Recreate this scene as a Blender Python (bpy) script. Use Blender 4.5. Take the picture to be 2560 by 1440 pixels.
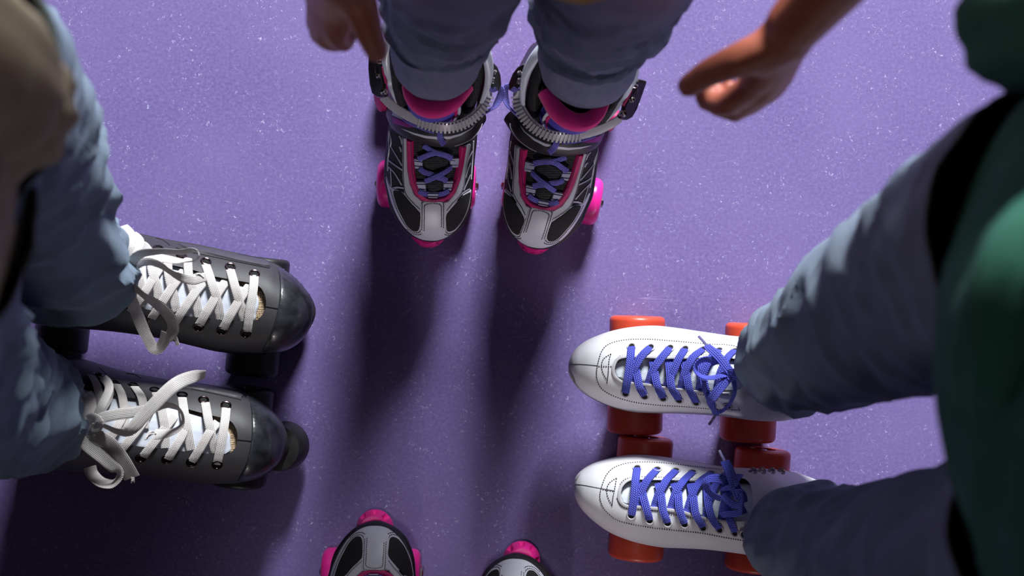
import bpy, bmesh, math, random
from mathutils import Vector, Matrix, noise
from mathutils.bvhtree import BVHTree
from mathutils.geometry import delaunay_2d_cdt, intersect_point_line

for o in list(bpy.data.objects):
    bpy.data.objects.remove(o)
sc = bpy.context.scene
COL = sc.collection

# ------------------------------------------------------------------ camera, light, exposure
H = 1.7                      # camera height above the rink floor
FPX = 50.0 / 36.0 * 2560.0   # focal length in pixels
cam_d = bpy.data.cameras.new('camera')
cam_d.lens = 50.0
cam_d.sensor_width = 36.0
cam_d.clip_start = 0.02
cam_d.dof.use_dof = True
cam_d.dof.focus_distance = 1.585
cam_d.dof.aperture_fstop = 4.0
cam = bpy.data.objects.new('camera', cam_d)
cam.location = (0, 0, H)
COL.objects.link(cam)
sc.camera = cam

world = bpy.data.worlds.new('rink_air')
world.use_nodes = True
sc.world = world
bg = world.node_tree.nodes['Background']
bg.inputs[0].default_value = (0.92, 0.74, 0.82, 1)
bg.inputs[1].default_value = 0.014

key_d = bpy.data.lights.new('rink_spotlight', 'AREA')
key_d.shape = 'DISK'
key_d.size = 1.0
key_d.energy = 410.0
key_d.color = (0.93, 0.97, 1.0)
key = bpy.data.objects.new('rink_spotlight', key_d)
kdir = Vector((0.35, 1.62, 1.0)).normalized()
key.location = kdir * 4.1
key.rotation_euler = kdir.to_track_quat('Z', 'Y').to_euler()
COL.objects.link(key)

# weak low fill light, added to lift the sides facing away from the key
fill_d = bpy.data.lights.new('low_fill_light', 'AREA')
fill_d.shape = 'DISK'
fill_d.size = 1.2
fill_d.energy = 7.0
fill_d.color = (1.0, 0.92, 0.94)
fill = bpy.data.objects.new('low_fill_light', fill_d)
fdir = Vector((0.05, -1.0, 0.25)).normalized()
fill.location = fdir * 3.8
fill.rotation_euler = fdir.to_track_quat('Z', 'Y').to_euler()
COL.objects.link(fill)
spot_d = bpy.data.lights.new('toe_fill_spot', 'SPOT')  # narrow fill beam, added to brighten the toes of the top pair
spot_d.energy = 150.0
spot_d.spot_size = math.radians(10.5)
spot_d.spot_blend = 0.7
spot_d.shadow_soft_size = 0.2
spot_d.color = (1.0, 0.92, 0.95)
spot = bpy.data.objects.new('toe_fill_spot', spot_d)
spot.location = (0.03, -3.0, 1.32)
spot.rotation_euler = (Vector(spot.location) - Vector((0.0, 0.14, 0.09))).to_track_quat('Z', 'Y').to_euler()
COL.objects.link(spot)
top_d = bpy.data.lights.new('overhead_fill_spot', 'SPOT')  # added overhead fill, brightens the bottom skates and the floor around them
top_d.energy = 70.0
top_d.spot_size = math.radians(12.5)
top_d.spot_blend = 1.0
top_d.shadow_soft_size = 0.12
top_d.color = (0.95, 0.96, 1.0)
topl = bpy.data.objects.new('overhead_fill_spot', top_d)
topl.location = (-0.06, -0.02, 3.3)
topl.rotation_euler = (Vector(topl.location) - Vector((-0.08, -0.45, 0.0))).to_track_quat('Z', 'Y').to_euler()
COL.objects.link(topl)

sc.view_settings.view_transform = 'Standard'
sc.view_settings.look = 'None'
sc.view_settings.exposure = 0.0
sc.view_settings.gamma = 1.0
sc.view_settings.use_curve_mapping = False

# ------------------------------------------------------------------ coordinates
def W(px, py, z):
    """the point of the place seen at a photo pixel, at a known height"""
    s = (H - z) / FPX
    return Vector(((px - 1280.0) * s, (720.0 - py) * s, z))

def crop(x0, y0, s, pts):
    out = []
    for p in pts:
        out.append((x0 + p[0] / s, y0 + p[1] / s) + tuple(p[2:]))
    return out

def lerp(a, b, t):
    return a + (b - a) * t

def cr(p0, p1, p2, p3, t):
    return 0.5 * ((2 * p1) + (-p0 + p2) * t + (2 * p0 - 5 * p1 + 4 * p2 - p3) * t * t + (-p0 + 3 * p1 - 3 * p2 + p3) * t ** 3)

def spline(pts, n=6, closed=False):
    """catmull-rom through tuples or vectors of any length"""
    k = len(pts)
    out = []
    segs = k if closed else k - 1
    for i in range(segs):
        if closed:
            q = [pts[(i - 1) % k], pts[i], pts[(i + 1) % k], pts[(i + 2) % k]]
        else:
            q = [pts[max(i - 1, 0)], pts[i], pts[i + 1], pts[min(i + 2, k - 1)]]
        for j in range(n):
            t = j / n
            out.append(tuple(cr(q[0][c], q[1][c], q[2][c], q[3][c], t) for c in range(len(q[0]))))
    if not closed:
        out.append(tuple(pts[-1]))
    return out

def resample(pts, step):
    """even spacing measured on the first two coordinates (or three for vectors)"""
    d = [0.0]
    m = min(3, len(pts[0]))
    for a, b in zip(pts, pts[1:]):
        d.append(d[-1] + math.sqrt(sum((a[c] - b[c]) ** 2 for c in range(m))))
    n = max(1, int(round(d[-1] / step)))
    out = []
    j = 0
    for i in range(n + 1):
        t = d[-1] * i / n
        while j < len(d) - 2 and d[j + 1] < t:
            j += 1
        f = 0 if d[j + 1] == d[j] else (t - d[j]) / (d[j + 1] - d[j])
        out.append(tuple(lerp(pts[j][c], pts[j + 1][c], f) for c in range(len(pts[0]))))
    return out

# ------------------------------------------------------------------ materials
def srgb(r, g, b):
    f = lambda c: (c / 255.0 / 12.92) if c / 255.0 <= 0.04045 else ((c / 255.0 + 0.055) / 1.055) ** 2.4
    return (f(r), f(g), f(b), 1.0)

def mat(name, rgb, rough=0.6, metal=0.0, coat=0.0, spec=0.5, var=0.12, vscale=60, bump=0.0, bscale=800, kind='noise',
        rgb2=None, sss=0.0, transmission=0.0, sheen=0.0):
    m = bpy.data.materials.new(name)
    m.use_nodes = True
    nt = m.node_tree
    N, L = nt.nodes, nt.links
    b = N['Principled BSDF']
    b.inputs['Roughness'].default_value = rough
    b.inputs['Metallic'].default_value = metal
    b.inputs['Coat Weight'].default_value = coat
    b.inputs['Coat Roughness'].default_value = 0.12
    b.inputs['Specular IOR Level'].default_value = spec
    b.inputs['Transmission Weight'].default_value = transmission
    b.inputs['Sheen Weight'].default_value = sheen
    if sss:
        b.inputs['Subsurface Weight'].default_value = sss
        b.inputs['Subsurface Radius'].default_value = (0.012, 0.004, 0.002)
        b.inputs['Subsurface Scale'].default_value = 0.6
    c1 = srgb(*rgb)
    tc = N.new('ShaderNodeTexCoord')
    nz = N.new('ShaderNodeTexNoise')
    nz.inputs['Scale'].default_value = vscale
    nz.inputs['Detail'].default_value = 5
    L.new(tc.outputs['Object'], nz.inputs['Vector'])
    mx = N.new('ShaderNodeMix')
    mx.data_type = 'RGBA'
    c2 = srgb(*rgb2) if rgb2 else tuple(max(0, c * (1 - 2 * var)) for c in c1[:3]) + (1,)
    mx.inputs[6].default_value = c1
    mx.inputs[7].default_value = c2
    rp = N.new('ShaderNodeMapRange')
    rp.inputs[1].default_value = 0.35
    rp.inputs[2].default_value = 0.7
    L.new(nz.outputs['Fac'], rp.inputs[0])
    L.new(rp.outputs[0], mx.inputs[0])
    L.new(mx.outputs[2], b.inputs['Base Color'])
    if bump:
        bp = N.new('ShaderNodeBump')
        bp.inputs['Strength'].default_value = bump
        bp.inputs['Distance'].default_value = 0.001
        if kind == 'noise':
            t = N.new('ShaderNodeTexNoise')
            t.inputs['Scale'].default_value = bscale
            t.inputs['Detail'].default_value = 3
            L.new(tc.outputs['Object'], t.inputs['Vector'])
            L.new(t.outputs['Fac'], bp.inputs['Height'])
        elif kind == 'weave':
            add = N.new('ShaderNodeMath'); add.operation = 'MULTIPLY'
            for k, dr in enumerate(('X', 'Y')):
                t = N.new('ShaderNodeTexWave')
                t.bands_direction = dr
                t.inputs['Scale'].default_value = bscale
                L.new(tc.outputs['Object'], t.inputs['Vector'])
                L.new(t.outputs['Fac'], add.inputs[k])
            L.new(add.outputs[0], bp.inputs['Height'])
        elif kind == 'cells':
            t = N.new('ShaderNodeTexVoronoi')
            t.inputs['Scale'].default_value = bscale
            t.inputs['Randomness'].default_value = 0.25
            L.new(tc.outputs['Object'], t.inputs['Vector'])
            L.new(t.outputs['Distance'], bp.inputs['Height'])
        elif kind == 'braid':      # herring-bone of a woven lace, in ribbon coordinates
            uv = N.new('ShaderNodeUVMap')
            sp = N.new('ShaderNodeSeparateXYZ')
            L.new(uv.outputs[0], sp.inputs[0])
            ab = N.new('ShaderNodeMath'); ab.operation = 'ABSOLUTE'
            L.new(sp.outputs['Y'], ab.inputs[0])
            ad = N.new('ShaderNodeMath'); ad.operation = 'ADD'
            L.new(sp.outputs['X'], ad.inputs[0]); L.new(ab.outputs[0], ad.inputs[1])
            ml = N.new('ShaderNodeMath'); ml.operation = 'MULTIPLY'; ml.inputs[1].default_value = bscale
            L.new(ad.outputs[0], ml.inputs[0])
            sn = N.new('ShaderNodeMath'); sn.operation = 'SINE'
            L.new(ml.outputs[0], sn.inputs[0])
            m2 = N.new('ShaderNodeMath'); m2.operation = 'MULTIPLY'; m2.inputs[1].default_value = bscale * 1.15
            L.new(sp.outputs['Y'], m2.inputs[0])
            s2 = N.new('ShaderNodeMath'); s2.operation = 'SINE'
            L.new(m2.outputs[0], s2.inputs[0])
            mu = N.new('ShaderNodeMath'); mu.operation = 'ADD'
            L.new(sn.outputs[0], mu.inputs[0]); L.new(s2.outputs[0], mu.inputs[1])
            L.new(mu.outputs[0], bp.inputs['Height'])
            rr = N.new('ShaderNodeMapRange')
            rr.inputs[1].default_value = -2.0; rr.inputs[2].default_value = 0.6
            L.new(mu.outputs[0], rr.inputs[0])
            m3 = N.new('ShaderNodeMix'); m3.data_type = 'RGBA'; m3.blend_type = 'MULTIPLY'
            m3.inputs[0].default_value = 1.0
            cc = N.new('ShaderNodeMix'); cc.data_type = 'RGBA'
            cc.inputs[6].default_value = (0.42, 0.42, 0.46, 1); cc.inputs[7].default_value = (1, 1, 1, 1)
            L.new(rr.outputs[0], cc.inputs[0])
            L.new(mx.outputs[2], m3.inputs[6]); L.new(cc.outputs[2], m3.inputs[7])
            L.new(m3.outputs[2], b.inputs['Base Color'])
        L.new(bp.outputs[0], b.inputs['Normal'])
    return m

M = {}
M['floor'] = None
M['white_leather'] = mat('white_leather', (226, 226, 228), 0.38, var=0.04, vscale=25, bump=0.06, bscale=500, rgb2=(214, 213, 216))
M['scuffed_leather'] = mat('scuffed_leather', (176, 170, 172), 0.5, rgb2=(92, 84, 86), vscale=120)
M['white_tongue'] = mat('white_tongue', (222, 228, 236), 0.55, var=0.03, bump=0.05)
M['old_tongue'] = mat('old_tongue', (212, 216, 226), 0.5, rgb2=(196, 200, 212), vscale=40, bump=0.05)
M['cream_sole'] = mat('cream_sole', (190, 186, 190), 0.5)
M['pink_leather'] = mat('pale_grey_leather', (196, 196, 206), 0.42, rgb2=(184, 184, 196), vscale=30, bump=0.08, bscale=600)
M['stitch'] = mat('dark_thread', (70, 62, 68), 0.8)
M['stitch_light'] = mat('pale_thread', (176, 172, 190), 0.7)
M['black_mesh'] = mat('black_mesh', (24, 21, 25), 0.75, bump=0.9, bscale=420, kind='cells')
M['black_cloth'] = mat('black_cloth', (22, 18, 22), 0.85, bump=0.3, bscale=900)
M['black_rubber'] = mat('black_rubber', (20, 17, 20), 0.5, var=0.2)
M['black_strap'] = mat('black_strap', (34, 28, 34), 0.45, bump=0.15, bscale=500)
M['magenta'] = mat('magenta_cloth', (196, 18, 104), 0.55, bump=0.12, bscale=700)
M['magenta_pad'] = mat('magenta_padding', (224, 26, 130), 0.8, bump=0.3, bscale=900, sheen=0.2)
M['violet_pink'] = mat('violet_pink_flash', (150, 40, 140), 0.5)
M['pink_wheel'] = mat('pink_urethane', (250, 44, 160), 0.28, var=0.03, coat=0.2, sss=0.15)
M['pink_stop'] = mat('pink_rubber', (242, 36, 146), 0.4, var=0.05, sss=0.1)
M['violet'] = mat('violet_tongue', (74, 68, 176), 0.6, bump=0.1)
M['loop'] = mat('pale_webbing', (190, 190, 214), 0.7, bump=0.3, bscale=900)
M['navy'] = mat('navy_stripe', (48, 46, 96), 0.8)
M['lilac_lace'] = mat('lilac_lace', (122, 114, 214), 0.7, bump=0.5, bscale=3.2, kind='braid')
M['blue_lace'] = mat('blue_lace', (98, 106, 240), 0.65, bump=0.7, bscale=2.6, kind='braid')
M['cream_lace'] = mat('cream_lace', (230, 224, 220), 0.8, rgb2=(204, 194, 188), vscale=40, bump=0.4, bscale=3.4, kind='braid')
M['cuff_plastic'] = mat('white_plastic', (206, 212, 226), 0.35, var=0.03, coat=0.2)
M['ladder'] = mat('ratchet_plastic', (172, 168, 172), 0.35, var=0.05, coat=0.2)
M['black_metal'] = mat('black_metal', (30, 25, 25), 0.28, metal=0.3, coat=0.5)
M['steel'] = mat('steel', (205, 190, 190), 0.22, metal=1.0, var=0.1)
M['dark_steel'] = mat('dark_nickel', (96, 80, 84), 0.2, metal=1.0, var=0.1)
M['hole'] = mat('dark_hole', (8, 7, 8), 0.9)
M['shell'] = mat('grey_black_shell', (52, 50, 54), 0.58, rgb2=(46, 44, 48), vscale=30, bump=0.12, bscale=900)
M['shell_rib'] = mat('shell_rib', (66, 64, 70), 0.4)
M['toe_gloss'] = mat('gloss_black_toe', (22, 23, 27), 0.36, coat=0.25, rgb2=(48, 50, 56), vscale=70, bump=0.25, bscale=90)
M['tan_mesh'] = mat('tan_mesh', (196, 170, 140), 0.8, rgb2=(120, 96, 70), vscale=500, bump=1.0, bscale=420, kind='cells')
M['black_wheel'] = mat('black_urethane', (30, 28, 30), 0.45, var=0.1)
M['black_stop'] = mat('black_stop_rubber', (26, 24, 25), 0.5, rgb2=(48, 44, 46), vscale=80)
M['orange_wheel'] = mat('orange_urethane', (226, 84, 58), 0.4, rgb2=(208, 72, 50), vscale=35, coat=0.1, sss=0.1)
M['plate'] = mat('truck_metal', (70, 68, 72), 0.4, metal=0.8)
M['aglet'] = mat('aglet', (110, 104, 150), 0.3)
M['denim'] = mat('blue_denim', (112, 114, 138), 0.9, rgb2=(102, 105, 130), vscale=150, bump=0.5, bscale=700, kind='weave')
M['denim_pale'] = mat('faded_denim', (124, 140, 156), 0.9, rgb2=(112, 128, 144), vscale=30, bump=0.5, bscale=700, kind='weave')
M['denim_dark'] = mat('dark_denim', (134, 148, 164), 0.9, rgb2=(122, 136, 152), vscale=30, bump=0.5, bscale=700, kind='weave')
M['khaki'] = mat('khaki_cotton', (176, 164, 138), 0.9, rgb2=(146, 132, 108), vscale=30, bump=0.4)
M['green'] = mat('green_cotton', (48, 110, 90), 0.9, rgb2=(44, 102, 82), vscale=30, bump=0.4)
M['yellow'] = mat('yellow_cotton', (190, 140, 60), 0.9)
M['skin'] = mat('skin', (170, 98, 78), 0.5, rgb2=(156, 84, 66), vscale=40, sss=0.12, bump=0.1, bscale=500)
M['hair'] = mat('brown_hair', (60, 40, 30), 0.6, bump=0.6, bscale=300)
M['sock'] = mat('grey_sock', (120, 120, 128), 0.9)

# ------------------------------------------------------------------ object helpers
def tag(o, label=None, cat=None, group=None, kind=None):
    if label: o['label'] = label
    if cat: o['category'] = cat
    if group: o['group'] = group
    if kind: o['kind'] = kind

class Thing:
    """an Empty at the thing's base that parents its parts; T moves the traced geometry to its place"""
    def __init__(s, name, label, cat, base, group=None, T=None, lean=0.0):
        s.T = T or Matrix.Identity(4)
        s.lean = lean            # sideways lean of the ankle above the sole
        s.flip = s.T.to_3x3().determinant() < 0
        s.base = s.T @ Vector(base)
        s.e = bpy.data.objects.new(name, None)
        s.e.empty_display_size = 0.03
        s.e.location = s.base
        COL.objects.link(s.e)
        tag(s.e, label, cat, group)
    def part(s, name, geo, m, parent=None, label=None, smooth=35, kind=None):
        V, F = geo[0], geo[1]
        uv = geo[2] if len(geo) > 2 else None
        if s.lean:
            V = [Vector((v[0] + s.lean * max(0.0, v[2] - 0.13), v[1], v[2])) for v in V]
        V = [s.T @ Vector(v) - s.base for v in V]
        if s.flip:
            F = [tuple(reversed(f)) for f in F]
        me = bpy.data.meshes.new(name)
        me.from_pydata([tuple(v) for v in V], [], F)
        me.materials.append(M[m])
        if uv:
            ul = me.uv_layers.new(name='UVMap')
            for p in me.polygons:
                for li in p.loop_indices:
                    ul.data[li].uv = uv[me.loops[li].vertex_index]
        me.update()
        for p in me.polygons:
            p.use_smooth = True
        if smooth:
            me.set_sharp_from_angle(angle=math.radians(smooth))
        o = bpy.data.objects.new(name, me)
        COL.objects.link(o)
        o.parent = parent or s.e
        if label: o['label'] = label
        if kind: o['kind'] = kind
        return o

def join(*geos):
    V, F, U = [], [], []
    has = any(len(g) > 2 for g in geos)
    for g in geos:
        k = len(V)
        V += list(g[0])
        F += [tuple(i + k for i in f) for f in g[1]]
        if has:
            U += list(g[2]) if len(g) > 2 else [(0, 0)] * len(g[0])
    return (V, F, U) if has else (V, F)

def grid_faces(nu, nv, cu=False, cv=False, k=0):
    F = []
    for i in range(nu if cu else nu - 1):
        for j in range(nv if cv else nv - 1):
            a = k + i * nv + j
            b = k + ((i + 1) % nu) * nv + j
            c = k + ((i + 1) % nu) * nv + (j + 1) % nv
            d = k + i * nv + (j + 1) % nv
            F.append((a, b, c, d))
    return F

def lathe(prof, c, axis, n=40, xdir=None):
    """prof: (distance along axis, radius)"""
    axis = Vector(axis).normalized()
    q = axis.to_track_quat('Z', 'Y').to_matrix()
    V = []
    for d, r in prof:
        for k in range(n):
            a = 2 * math.pi * k / n
            V.append(Vector(c) + q @ Vector((r * math.cos(a), r * math.sin(a), d)))
    F = grid_faces(len(prof), n, False, True)
    F = [tuple(reversed(f)) for f in F]
    F.append(tuple(range(n))[::-1])
    F.append(tuple(range((len(prof) - 1) * n, len(prof) * n)))
    return V, F

def frames(P, ups):
    """tangents, normals and sides along a path"""
    out = []
    n = len(P)
    for i in range(n):
        t = (P[min(i + 1, n - 1)] - P[max(i - 1, 0)])
        if t.length < 1e-9: t = Vector((1, 0, 0))
        t.normalize()
        u = ups[i] if isinstance(ups, list) else ups
        nn = u - t * u.dot(t)
        if nn.length < 1e-6: nn = t.orthogonal()
        nn.normalize()
        out.append((t, nn, t.cross(nn)))
    return out

def sweep(P, ups, w, th, bank=None, prof=10, taper=None):
    """a flat woven ribbon (or round cord when w == th) along world points"""
    fr = frames(P, ups)
    V, U = [], []
    L = 0
    for i, p in enumerate(P):
        if i: L += (P[i] - P[i - 1]).length
        t, nn, sd = fr[i]
        a = bank[i] if bank else 0.0
        n2 = nn * math.cos(a) + sd * math.sin(a)
        s2 = sd * math.cos(a) - nn * math.sin(a)
        k = taper[i] if taper else 1.0
        for j in range(prof):
            an = 2 * math.pi * j / prof
            cx, sx = math.cos(an), math.sin(an)
            ex = math.copysign(abs(cx) ** 0.55, cx)
            ey = math.copysign(abs(sx) ** 0.8, sx)
            V.append(p + s2 * (ex * w * 0.5 * k) + n2 * (ey * th * 0.5))
            U.append((L * 1000, ex * w * 500))
    F = grid_faces(len(P), prof, False, True)
    F.append(tuple(range(prof))[::-1])
    F.append(tuple(range((len(P) - 1) * prof, len(P) * prof)))
    return V, F, U

def tube(P, r, n=8):
    g = sweep(P, Vector((0, 0, 1)), 2 * r, 2 * r, prof=n)
    return g[0], g[1]

def box(c, ax, ay, az):
    V = []
    for i in (-1, 1):
        for j in (-1, 1):
            for k in (-1, 1):
                V.append(Vector(c) + ax * i + ay * j + az * k)
    F = [(0, 1, 3, 2), (4, 6, 7, 5), (0, 4, 5, 1), (2, 3, 7, 6), (0, 2, 6, 4), (1, 5, 7, 3)]
    return V, F

# ------------------------------------------------------------------ a surface that parts are laid on
class Hull:
    def __init__(s, geo):
        s.V, s.F = geo[0], geo[1]
        s.bvh = BVHTree.FromPolygons([tuple(v) for v in s.V], s.F)
        s.o = Vector((0, 0, H))
    def hit(s, px, py, off=0.0):
        d = Vector(((px - 1280) / FPX, (720 - py) / FPX, -1.0)).normalized()
        r = s.bvh.ray_cast(s.o, d)
        if r[0] is None:
            q = s.o + d * (H - 0.13) / abs(d.z)
            r = s.bvh.find_nearest(q)
        n = r[1]
        if n.z < 0: n = -n
        return r[0] + n * off, n
    def path(s, pts, step=3.0, sm=5):
        """pts (px, py[, lift]) laid on the surface"""
        pts = [p if len(p) > 2 else (p[0], p[1], 0.0) for p in pts]
        pts = [(p[0], p[1], p[2] * 1e4) for p in pts]
        q = resample(spline(pts, sm), step)
        P, N = [], []
        for x, y, l in q:
            p, n = s.hit(x, y)
            P.append(p + Vector((0, 0, 1)).lerp(n, 0.6) * l * 1e-4)
            N.append(n)
        # even out the normals
        for _ in range(3):
            N = [((N[max(i - 1, 0)] + N[i] * 2 + N[min(i + 1, len(N) - 1)]).normalized()) for i in range(len(N))]
            P = [P[0]] + [(P[i - 1] + P[i] * 2 + P[i + 1]) / 4 for i in range(1, len(P) - 1)] + [P[-1]]
        return P, N

def inside(x, y, poly):
    c = False
    n = len(poly)
    j = n - 1
    for i in range(n):
        xi, yi = poly[i][0], poly[i][1]
        xj, yj = poly[j][0], poly[j][1]
        if (yi > y) != (yj > y) and x < (xj - xi) * (y - yi) / (yj - yi) + xi:
            c = not c
        j = i
    return c

def edge_dist(x, y, poly):
    best = 1e9
    n = len(poly)
    for i in range(n):
        ax, ay = poly[i][0], poly[i][1]
        bx, by = poly[(i + 1) % n][0], poly[(i + 1) % n][1]
        dx, dy = bx - ax, by - ay
        l = dx * dx + dy * dy
        t = 0 if l == 0 else max(0, min(1, ((x - ax) * dx + (y - ay) * dy) / l))
        d = (x - ax - t * dx) ** 2 + (y - ay - t * dy) ** 2
        if d < best: best = d
    return math.sqrt(best)

def panel(hull, poly, thick=0.0012, edge=2.5, base=-0.0004, grid=4.0, smooth=True, puff=0.0, sm=4):
    """a piece of leather or cloth laid on the hull: closed outline in photo pixels"""
    b = spline(poly, sm, True) if smooth else [tuple(p) for p in poly]
    b = resample(b + [b[0]], 2.6)[:-1]
    n = len(b)
    pts = [Vector((p[0], p[1])) for p in b]
    edges = [(i, (i + 1) % n) for i in range(n)]
    area = sum(b[i][0] * b[(i + 1) % n][1] - b[(i + 1) % n][0] * b[i][1] for i in range(n))
    sg = 1 if area > 0 else -1
    for d in (1.1, edge):
        for i in range(n):
            t = Vector((b[(i + 1) % n][0] - b[i - 1][0], b[(i + 1) % n][1] - b[i - 1][1]))
            if t.length == 0: continue
            t.normalize()
            q = Vector((b[i][0] - t.y * d * sg, b[i][1] + t.x * d * sg))
            if inside(q.x, q.y, b) and edge_dist(q.x, q.y, b) > d * 0.8:
                pts.append(q)
    x0, x1 = min(p[0] for p in b), max(p[0] for p in b)
    y0, y1 = min(p[1] for p in b), max(p[1] for p in b)
    y = y0 + grid * 0.5
    r = 0
    while y < y1:
        x = x0 + (grid * 0.5 if r % 2 else 0)
        while x < x1:
            if inside(x, y, b) and edge_dist(x, y, b) > edge + grid * 0.35:
                pts.append(Vector((x, y)))
            x += grid
        y += grid * 0.87
        r += 1
    vs, es, fs, *_ = delaunay_2d_cdt(pts, edges, [], 0, 1e-5)
    V, F = [], []
    for v in vs:
        d = edge_dist(v.x, v.y, b)
        t = min(1.0, d / edge)
        k = math.sqrt(max(0.0, 1 - (1 - t) ** 2))
        off = base + (thick - base) * k
        if puff: off += puff * (1 - math.exp(-d / 12.0))
        p, nn = hull.hit(v.x, v.y, off)
        V.append(p)
    for f in fs:
        cx = sum(vs[i].x for i in f) / 3
        cy = sum(vs[i].y for i in f) / 3
        if inside(cx, cy, b):
            a, bb, c = (vs[i] for i in f)
            s = (bb.x - a.x) * (c.y - a.y) - (bb.y - a.y) * (c.x - a.x)
            F.append(tuple(f) if s < 0 else tuple(reversed(f)))
    return V, F

def stitches(hull, pts, dash=3.4, gap=2.6, w=0.0005, lift=0.0016, off2=None):
    P, N = hull.path([(p[0], p[1], lift) for p in pts], step=1.0)
    geos = []
    i = 0
    st = int(dash + gap)
    while i + int(dash) < len(P):
        a, b = P[i], P[i + int(dash)]
        t = (b - a)
        if t.length > 1e-6:
            l = t.length
            t.normalize()
            n = N[i]
            sd = t.cross(n).normalized()
            geos.append(box((a + b) / 2, t * l * 0.5, sd * w, n * 0.00035))
        i += st
    return join(*geos)

def lace(hull, pts, w=0.009, th=0.0016, bank=None, step=3.0):
    P, N = hull.path(pts, step)
    bk = None
    if bank:
        bb = resample(spline([(b,) for b in bank], 6), 1)
        m = len(P)
        bk = []
        s = spline([(b,) for b in bank], 8)
        for i in range(m):
            bk.append(math.radians(s[int(i / max(1, m - 1) * (len(s) - 1))][0]))
    return sweep(P, N, w, th, bk)

def free_lace(pts, w=0.009, th=0.0016, bank=None, up=None, n=7, taper=None):
    """pts (px, py, z) in the air"""
    q = resample([tuple(W(*p)) for p in spline(pts, n)], 0.0016)
    P = [Vector(p) for p in q]
    m = len(P)
    bk = None
    if bank:
        s = spline([(b,) for b in bank], 8)
        bk = [math.radians(s[int(i / max(1, m - 1) * (len(s) - 1))][0]) for i in range(m)]
    tp = None
    if taper:
        s = spline([(b,) for b in taper], 8)
        tp = [s[int(i / max(1, m - 1) * (len(s) - 1))][0] for i in range(m)]
    return sweep(P, up or Vector((0, 0, 1)), w, th, bk, taper=tp)

def eyelet(hull, px, py, r=0.0042, ring=0.0011, lift=0.0008):
    p, n = hull.hit(px, py, lift)
    prof = []
    for k in range(9):
        a = 2 * math.pi * k / 8
        prof.append((math.sin(a) * ring * 0.8, r + math.cos(a) * ring))
    q = n.to_track_quat('Z', 'Y').to_matrix()
    V = []
    m = 24
    for d, rr in prof[:-1]:
        for k in range(m):
            a = 2 * math.pi * k / m
            V.append(p + q @ Vector((rr * math.cos(a), rr * math.sin(a), d)))
    return V, grid_faces(8, m, True, True)

def disc(hull, px, py, r=0.0035, lift=0.0005):
    p, n = hull.hit(px, py, lift)
    return lathe([(-0.001, r * 0.9), (0, r)], p, n, 20)

def loft_boot(st, sub=6, n=48, inset=0.0):
    """st: (Lx, Ly, Rx, Ry, zbottom, zwide, ztop, power) with L and R photo pixels of the widest line"""
    S = spline(st, sub)
    V = []
    for q in S:
        Lx, Ly, Rx, Ry, zb, zw, zt, pw = q
        a, b = W(Lx, Ly, zw), W(Rx, Ry, zw)
        c = (a + b) / 2
        h = (b - a) / 2
        if inset:
            l = max(0.0005, h.length - inset)
            h = h.normalized() * l
            zt = max(zw + 0.0005, zt - inset)
            zb = zb + inset
        for k in range(n):
            t = 2 * math.pi * k / n
            cx, sx = math.cos(t), math.sin(t)
            if sx >= 0:
                x = math.copysign(abs(cx) ** (2 / pw), cx)
                z = zw + (zt - zw) * abs(sx) ** (2 / pw)
            else:
                x = math.copysign(abs(cx) ** 0.42, cx)
                z = zw - (zw - zb) * abs(sx) ** 0.6
            V.append(Vector((c.x + h.x * x, c.y + h.y * x, z)))
    F = grid_faces(len(S), n, False, True)
    m = len(S)
    F.append(tuple(range(n))[::-1])
    F.append(tuple(range((m - 1) * n, m * n)))
    return V, F

def fix_normals(geo):
    bm = bmesh.new()
    vs = [bm.verts.new(v) for v in geo[0]]
    for f in geo[1]:
        try: bm.faces.new([vs[i] for i in f])
        except ValueError: pass
    bmesh.ops.recalc_face_normals(bm, faces=bm.faces)
    bm.verts.index_update()
    out = ([v.co.copy() for v in bm.verts], [tuple(v.index for v in f.verts) for f in bm.faces])
    bm.free()
    return out

def tmp_obj(geo):
    me = bpy.data.meshes.new('tmp')
    me.from_pydata([tuple(v) for v in geo[0]], [], geo[1])
    me.update()
    o = bpy.data.objects.new('tmp', me)
    COL.objects.link(o)
    return o

def evaluated(o):
    dg = bpy.context.evaluated_depsgraph_get()
    e = o.evaluated_get(dg)
    me = e.to_mesh()
    V = [v.co.copy() for v in me.vertices]
    F = [tuple(p.vertices) for p in me.polygons]
    e.to_mesh_clear()
    return V, F

def cut(shell, cutter):
    a, b = tmp_obj(shell), tmp_obj(cutter)
    md = a.modifiers.new('cut', 'BOOLEAN')
    md.operation = 'DIFFERENCE'
    md.object = b
    md.solver = 'EXACT'
    md.use_self = False
    g = evaluated(a)
    for o in (a, b):
        me = o.data
        bpy.data.objects.remove(o)
        bpy.data.meshes.remove(me)
    return g

def prism(hull, poly, lo=-0.025, hi=0.05, zmin=0.1):
    b = resample(spline(poly, 5, True) + [poly[0][:2]], 4.0)[:-1]
    n = len(b)
    V = []
    for d in (lo, hi):
        for x, y in [(q[0], q[1]) for q in b]:
            p, _ = hull.hit(x, y)
            s = Vector((0, 0, H)) - p
            s.normalize()
            V.append(p + s * d)
    F = [(i, (i + 1) % n, n + (i + 1) % n, n + i) for i in range(n)]
    F += [tuple(range(n))[::-1], tuple(range(n, 2 * n))]
    return fix_normals((V, F))

def shell_with_throat(st, poly, thick=0.003, sub=6):
    outer = fix_normals(loft_boot(st, sub))
    inner = fix_normals(loft_boot(st[:-1], sub, inset=thick))
    inner = (inner[0], [tuple(reversed(f)) for f in inner[1]])
    hull = Hull(outer)
    g = cut(join(outer, inner), prism(hull, poly))
    return hull, g

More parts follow.
